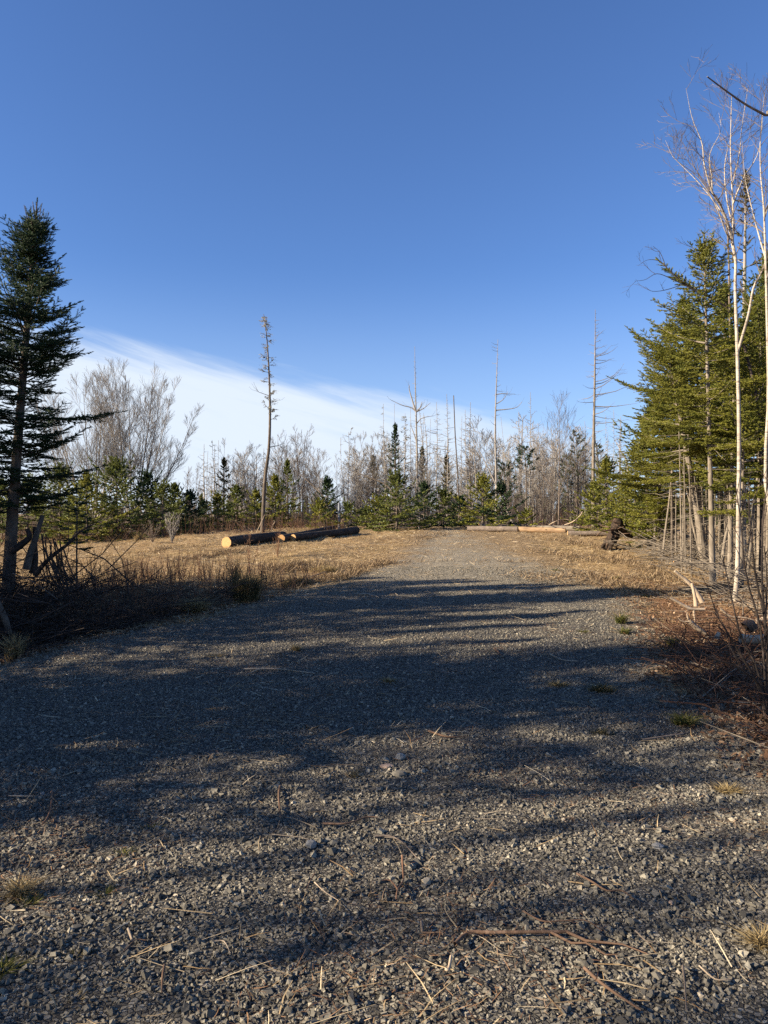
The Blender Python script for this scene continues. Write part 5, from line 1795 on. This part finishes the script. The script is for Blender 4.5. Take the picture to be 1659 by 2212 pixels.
# near shrub of dark whippy stems at the right edge
b = G(1655, 1560)
ys_ = b.y
rr = random.Random(12)
tk = Tubes()
SH = [((1650, 1450), (1640, 1350), (1610, 1240), (1600, 1130), (1588, 1040)), ((1660, 1450), (1650, 1330), (1632, 1250), (1622, 1150), (1616, 1080)), ((1640, 1480), (1590, 1440), (1545, 1425), (1520, 1415)),
      ((1655, 1400), (1645, 1250), (1648, 1120), (1660, 1030)), ((1635, 1480), (1590, 1400), (1560, 1350), (1540, 1320)), ((1670, 1450), (1690, 1300), (1700, 1150), (1695, 1050)), ((1648, 1500), (1625, 1420), (1600, 1380), (1575, 1270), (1560, 1200)),
      ((1660, 1480), (1652, 1380), (1656, 1250), (1650, 1180)), ((1675, 1480), (1700, 1400), (1730, 1330))]
for i, s in enumerate(SH):
    P = bent([(0, 0, -.04)] + [A(p[0], p[1], ys_ + .12 * math.sin(i * 2.1)) - b for p in s], 12)
    tk.add(P, np.linspace(.011 if i != 1 else .014, .003, 12), 6, .3)
    for j in range(11):
        t_ = rr.uniform(.15, .95)
        d_ = nrm(nrm(P[-1] - P[0]) + v3(rr.gauss(0, .6), rr.gauss(0, .6), rr.gauss(.1, .3)))
        L = rr.uniform(.12, .45)
        c = stem_at(P, t_)
        tk.add([c, c + d_ * L * .5 + v3(0, 0, .01), c + d_ * L + v3(rr.gauss(0, .02), 0, rr.gauss(0, .03))], [.0035, .0014], 4, .4)
tag(link('bare_shrub', tk.mesh('bare_shrub', [M_TWIG_DARK], .1), None, b), 'dark shrub of long whippy bare stems at the right edge, nearest the camera', 'shrub')
rr = random.Random(13)
tb = Tubes()
for i in range(1500):      # reddish arching canes round the shrub
    y = rr.uniform(4.6, 9.5)
    x = float(np.interp(y, RY, RX)) + rr.uniform(.05, 2.2)
    z = hz(x, y)
    a = rr.random() * 6.28
    L = rr.uniform(.2, .8)
    e = rr.uniform(.0, 1.0) ** 1.4
    d_ = v3(math.cos(a) * math.cos(e), math.sin(a) * math.cos(e), math.sin(e))
    p0 = v3(x, y, z)
    p2 = p0 + d_ * L * v3(1, 1, .55)
    tb.add([p0, p0 + d_ * L * .55, p2], [.0042, .002], 4, rr.random())
tag(link('red_canes', tb.mesh('red_canes', [M_CANE])), kind='stuff')

# ------------------------------------------------------------------ sticks, stones and weeds on the gravel
def K2(*uv):
    return [(576 + u * .3472, 1584 + v * .3472) + tuple(w) for u, v, *w in uv]


def K3(*uv):
    return [(1083 + u * .3472, 1680 + v * .3472) + tuple(w) for u, v, *w in uv]


stick('fallen_stick', K2((1170, 1405), (1250, 1375), (1370, 1350), (1480, 1335)) + K3((90, 1062), (200, 1055), (340, 1075), (400, 1085)), 11, 'longest reddish-brown stick lying across the lower right of the drive', M_BROWN_STICK, w1=.8,
      side=[(K3((300, 1090), (430, 1100), (520, 1130), (640, 1190), (720, 1250)), 7), (K3((400, 1085), (560, 1120), (700, 1155), (900, 1180)), 8)])
stick('fallen_stick', K2((85, 390), (78, 470), (90, 600)), 8, 'short thick stick pointing at the camera left of centre', M_BROWN_STICK)
stick('fallen_stick', K2((350, 625), (500, 620), (620, 600), (690, 575)), 6, 'dark stick lying crosswise near the drive centre', M_BROWN_STICK)
stick('fallen_stick', K2((675, 710), (770, 722), (850, 770), (935, 835)), 6, 'pale bent stick sloping down right near the drive centre', M_TWIG)
stick('fallen_stick', K2((843, 850), (848, 950), (850, 1000), (815, 1060), (805, 1130)), 6, 'forked reddish twig standing like a letter in the gravel', M_RED_TWIG, side=[(K2((815, 1060), (770, 1045), (720, 1035)), 4)], lift=.03)
stick('fallen_stick', K2((955, 1240), (962, 1290), (968, 1350)), 9, 'short stubby pale stick below the forked twig', M_TWIG, w1=.9)
stick('fallen_stick', K2((970, 1370), (1040, 1365), (1110, 1345)), 5, 'thin stick just left of the longest stick', M_BROWN_STICK)
stick('fallen_stick', K2((1110, 1595), (1130, 1570), (1145, 1525)), 9, 'stubby wood chip below the left end of the longest stick', M_PALE_STICK, w1=.9)
stick('fallen_stick', K2((300, 970), (270, 1030), (245, 1075)), 4, 'thin twig bent like a hairpin at left of centre, left half', M_BROWN_STICK)
stick('fallen_stick', K2((300, 990), (360, 1050), (450, 1115)), 4, 'thin twig bent like a hairpin at left of centre, right half', M_PALE_STICK)
stick('fallen_stick', K3((465, 700), (560, 740), (650, 780), (740, 820), (820, 870)), 6, 'reddish thin stick sloping down right at the right side of the drive', M_BROWN_STICK)
stick('fallen_stick', K3((130, 920), (250, 965), (380, 1000), (520, 1010), (620, 1030)), 5, 'thin stick lying just beyond the longest stick', M_BROWN_STICK)
stick('fallen_stick', K3((510, 1310), (600, 1385), (720, 1450), (860, 1532)), 10, 'thick dark stick cut by the bottom edge, right of centre', M_BROWN_STICK)
stick('fallen_stick', K3((1118, 1300), (1128, 1400), (1140, 1532)), 7, 'straight pale stick pointing down to the bottom edge at right', M_TWIG)
stick('fallen_stick', K3((1220, 1280), (1320, 1340), (1420, 1370)), 5, 'thin pale stick near the lower right corner', M_PALE_STICK)
stick('fallen_stick', K3((825, 1050 - 1750 * 0 + 0), (900, 1100), (960, 1160)), 4, 'thin curled twig above the lower right weeds', M_TWIG)
def K1(*uv):
    return [(u * .3472, 1636 + v * .3472) for u, v in uv]
stick('fallen_stick', K1((330, 285), (325, 370), (300, 440), (270, 500)), 6, 'reddish-tan bent stick pointing at the camera at far left', M_RED_TWIG)
stick('fallen_stick', K1((1030, 1380), (1018, 1480), (1016, 1580)), 8, 'straight dark stick pointing at the camera near the lower left', M_BROWN_STICK)
stick('fallen_stick', K1((65, 310), (140, 312), (215, 322)), 4, 'thin pale straight stick at the far left of the drive', M_PALE_STICK)
stick('fallen_stick', K1((805, 1185), (830, 1225)), 7, 'tiny thick wood chip left of centre near the bottom', M_PALE_STICK, w1=.9)
stick('fallen_stick', K1((780, 1315), (850, 1270), (920, 1225)), 4, 'thin twig slanting up right near the bottom left', M_BROWN_STICK)
stick('fallen_stick', K1((1340, 1255), (1400, 1290), (1440, 1315)), 4, 'thin pale twig at bottom left of centre', M_PALE_STICK)
stick('fallen_stick', [(528, 1455), (600, 1458), (680, 1468)], 5, 'pale forked stick lying in the dark shade of the drive', M_PALE_STICK, side=[([(560, 1457), (545, 1464), (530, 1472)], 3)])
stick('fallen_stick', [(1110, 1627), (1180, 1628), (1250, 1634)], 5, 'straight pale stick in the shade right of centre', M_TWIG)
stick('fallen_stick', [(1385, 1613), (1430, 1612), (1475, 1602), (1500, 1592)], 6, 'curved pale branch at the right edge of the drive', M_TWIG)
stick('fallen_stick', [(925, 1595), (965, 1608), (1005, 1610)], 6, 'dark short stick in the shade at the drive centre', M_BROWN_STICK)
stick('fallen_stick', [(775, 1290), (795, 1290), (818, 1297)], 4, 'small curved whitish stick in the shade near the drive crest', M_PALE_STICK)
stick('fallen_stick', [(1068, 1412), (1078, 1420), (1085, 1430)], 6, 'short thick stick on the sunlit gravel patch', M_BROWN_STICK)
stick('fallen_stick', [(1188, 1425), (1215, 1438), (1250, 1441)], 4, 'thin twig on the sunlit gravel patch', M_PALE_STICK)
stick('fallen_stick', [(640, 1260), (700, 1240), (760, 1226)], 5, 'thin stick lying over the flattened straw left of the drive', M_PALE_STICK)


def rock(xd, yd, w, label, mat, seed, flat=.6, h=None):
    b = onto(xd, yd)
    r = np.random.RandomState(seed)
    s = w / FP * b.y / 2
    bm_v = []
    n, m = 6, 8
    for i in range(n):
        f = -PI / 2 + PI * i / (n - 1)
        for j in range(m):
            a = 2 * PI * j / m
            k_ = 1 + .35 * (r.rand() - .5)
            bm_v.append((math.cos(f) * math.cos(a) * s * k_, math.cos(f) * math.sin(a) * s * .8 * k_, (math.sin(f) * flat + .6 * flat) * s * (1 + (.2 * (r.rand() - .5) if 0 < i < n - 1 else 0))))
    idx = np.arange(n * m).reshape(n, m)
    q = np.stack([idx[:-1], np.roll(idx, -1, 1)[:-1], np.roll(idx, -1, 1)[1:], idx[1:]], -1).reshape(-1, 4)
    tag(link('rock', raw_mesh('rock', [(np.array(bm_v), q, 0, False, .5)], [mat]), None, b), label, 'rock')


rock(864, 1656, 22, 'pale whitish rock at the centre of the drive', M_ROCK, 1, .8)
rock(835, 1667, 30, 'flat tan stone just left of the whitish rock', M_TAN, 2, .25)
rock(862, 1692, 38, 'flat blue-grey stone below the whitish rock', M_STONE, 3, .3)
rock(673, 1846, 26, 'pale angular rock left of centre on the gravel', M_ROCK, 4, .8)
rock(1418, 1842, 28, 'grey flat rock on the sunlit gravel at right', M_ROCK, 6, .4)
rock(94, 1735, 10, 'small white stone at far left', M_ROCK, 7, .8)
rock(232, 1795, 11, 'small pale stone in the left gravel', M_ROCK, 8, .8)
rock(1447, 1985, 12, 'small tan stone at lower right', M_TAN, 9, .8)

WG = 'small weeds growing in the gravel'
for xd, yd, w, hgt, mt, lab in (
    (45, 1960, 70, 52, M_GRASS, 'brown and straw tuft at the left edge of the gravel'), (70, 1975, 40, 40, M_WEED, 'green weed beside the brown tuft at left'),
    (333, 1800, 34, 26, M_WEED, 'small olive weed left of centre on the gravel'), (270, 1870, 20, 30, M_WEED, 'thin upright weed in the sunlit gravel at left'),
    (230, 1950, 22, 34, M_WEED, 'weed with a tall sprig in the lower left gravel'), (272, 2012, 34, 30, M_RUSH, 'dark brown weed in the lower left shade'),
    (165, 2090, 46, 34, M_RUSH, 'dark dead tuft near the lower left'), (14, 2120, 60, 48, M_WEED, 'green weed in the lower left corner'),
    (160, 2200, 70, 36, M_GRASS, 'straw tuft at the bottom left'), (430, 1880, 90, 20, M_BROWN_STICK, 'reddish dead mat on the sunlit gravel at left'),
    (770, 1690, 60, 24, M_RUSH, 'dark tuft left of the pale rocks'), (1120, 2160, 90, 26, M_RED_TWIG, 'reddish dead mat below the longest stick'),
    (1590, 2140, 70, 30, M_LEAF, 'orange-brown dead tuft at the lower right'), (1640, 2080, 50, 60, M_GRASS, 'tall pale grass at the right edge near the bottom'),
    (1410, 2050, 44, 26, M_RUSH, 'brown weed right of the longest stick'), (1385, 1725, 46, 18, M_WEED, 'low green weed in the shade at right'),
    (1300, 1500, 80, 30, M_RUSH, 'dark green patch of weeds in the shade at the right side of the drive'), (1475, 1575, 60, 40, M_WEED, 'bushy green weed at the foot of the right verge'),
    (1205, 1490, 50, 22, M_GRASS, 'pale dead tuft left of the dark green weeds'), (1340, 1352, 26, 34, M_WEED, 'bright weed at the sunlit right edge of the gravel'),
    (1350, 1375, 30, 24, M_WEED, 'bright weed just below the one at the sunlit edge'), (1450, 1400, 30, 30, M_WEED, 'weed among the orange leaves'),
    (1260, 1372, 30, 14, M_WEED, 'flat green weed on the sunlit gravel patch'), (1300, 1598, 70, 22, M_RUSH, 'straggling green weeds in the right shade'),
    (1570, 1722, 70, 34, M_GRASS, 'pale straw tuft at the right edge of the gravel'), (1230, 1790, 26, 24, M_LEAF, 'tiny orange seedling on the sunlit gravel'),
    (870, 1930, 50, 24, M_RED_TWIG, 'reddish dead tuft round the forked twig'), (630, 2090, 30, 34, M_GRASS, 'thin dead stalks at the bottom left of centre'),
    (900, 1800, 70, 14, M_GRASS, 'flat straw mat on the gravel near the centre'), (840, 1480, 14, 22, M_GRASS, 'thin dead sprig in the central shade'),
    (1540, 1860, 80, 20, M_GRASS, 'flat golden straw mat at the right side'), (470, 1424, 60, 14, M_GRASS, 'straw patch in the sun gap at the left of the drive'),
    (640, 1410, 16, 22, M_GRASS, 'thin sprig on the left half of the drive'), (660, 1580, 30, 16, M_RUSH, 'small dark tuft in the deep central shade'),
):
    flatmat = hgt <= 20 and w >= 60
    clump(xd, yd, w * 1.15, hgt * 1.1, 160 if w < 45 else 330, mt, lab, 'weed' if mt in (M_WEED,) else 'dead_tuft', WG, wd=.0065 if yd > 1650 else .011, spread=2.0 if flatmat else 1.2)
for xd, yd in ((1330, 1250), (1200, 1235), (1180, 1190), (1390, 1290)):
    clump(xd, yd, 40, 10, 120, M_WEED, 'low green sprigs in the straw at the right of the drive crest', 'weed', 'low green sprigs in the straw at the right of the drive crest', wd=.008, spread=1.6)
# ------------------------------------------------------------------ the trees left of and behind the camera that cast the long shadows
OFF = 'spruces standing left of and behind the camera'
protos = []
for i, (h, R_, bs) in enumerate(((7.5, 1.5, .15), (9.0, 1.6, .25), (8.0, 1.3, .2))):
    protos.append((h, conifer(h, R_, base=bs, seed=60 + i, lod=2, rad=.09, full=.8, gap=.13, mats=(M_SPRUCE_BARK, M_NEEDLE_MID), ragged=.4)))
# x, y, prototype, height, width factor
OFFT = [(-8.6, 8.6, 0, 6.0, 1.3), (-10.4, 9.6, 2, 6.4, 1.3), (-13.4, 10.2, 1, 6.8, 1.3), (-9.8, 6.9, 1, 5.5, 1.2), (-7.9, 7.6, 0, 5.0, 1.2), (-11.5, 7.9, 0, 6.4, 1.4), (-8.8, 5.7, 1, 4.8, 1.2), (-10.9, 6.0, 2, 5.9, 1.2),
        (-12.6, 7.6, 0, 7.0, 1.1), (-12.0, 9.2, 1, 6.9, 1.4), (-15.0, 9.4, 2, 7.7, 1.4), (-9.2, 10.3, 0, 5.6, 1.3), (-14.2, 7.7, 1, 7.5, 1.3), (-10.3, 7.5, 2, 5.4, 1.3), (-16.5, 8.6, 1, 7.6, 1.2), (-18.0, 9.6, 0, 8.2, 1.4),
        (-8.6, 4.6, 2, 6.6, 1.1), (-11.8, 3.8, 1, 8.6, 1.1), (-14.5, 3.0, 0, 9.2, 1.1), (-7.6, 3.3, 1, 7.4, 1), (-10.6, 2.9, 0, 8.4, 1), (-13.4, 2.0, 2, 9.6, 1.1), (-12.0, 1.7, 1, 9.8, 1.0), (-17, 1.9, 2, 10., 1.0),
        (-6.8, 2.2, 1, 6.6, .42), (-9.6, 1.75, 2, 8.0, .34), (-9.0, .02, 0, 8.0, .22), (-9.6, .95, 2, 8.2, .20), (-8.0, 1.0, 1, 7.2, .14), (-11.2, -.3, 0, 8.8, .16), (-12.0, -1.6, 2, 8.6, .2), (-7.4, -1.3, 0, 7.0, .5), (-9.6, -2.6, 1, 9.2, .6), (-12.6, -5.2, 0, 9.8, .8), (-5.2, -4.4, 2, 8.2, .8),
        (-8.6, -5.6, 1, 9.6, 1), (-15.5, -2.6, 1, 9.6, .3), (-4.6, -7.6, 0, 8.4, 1)]
for i, (x, y, k_, h, wf) in enumerate(OFFT):
    ph, (tm, cm) = protos[k_]
    t = thing('spruce', (x, y, hz(x, y)), 'dark spruce standing left of and behind the camera, outside the picture', 'tree', OFF, rz=i * 1.9)
    t.scale = (h / ph * wf, h / ph * wf, h / ph)
    link('trunk', tm, t)
    link('crown', cm, t)
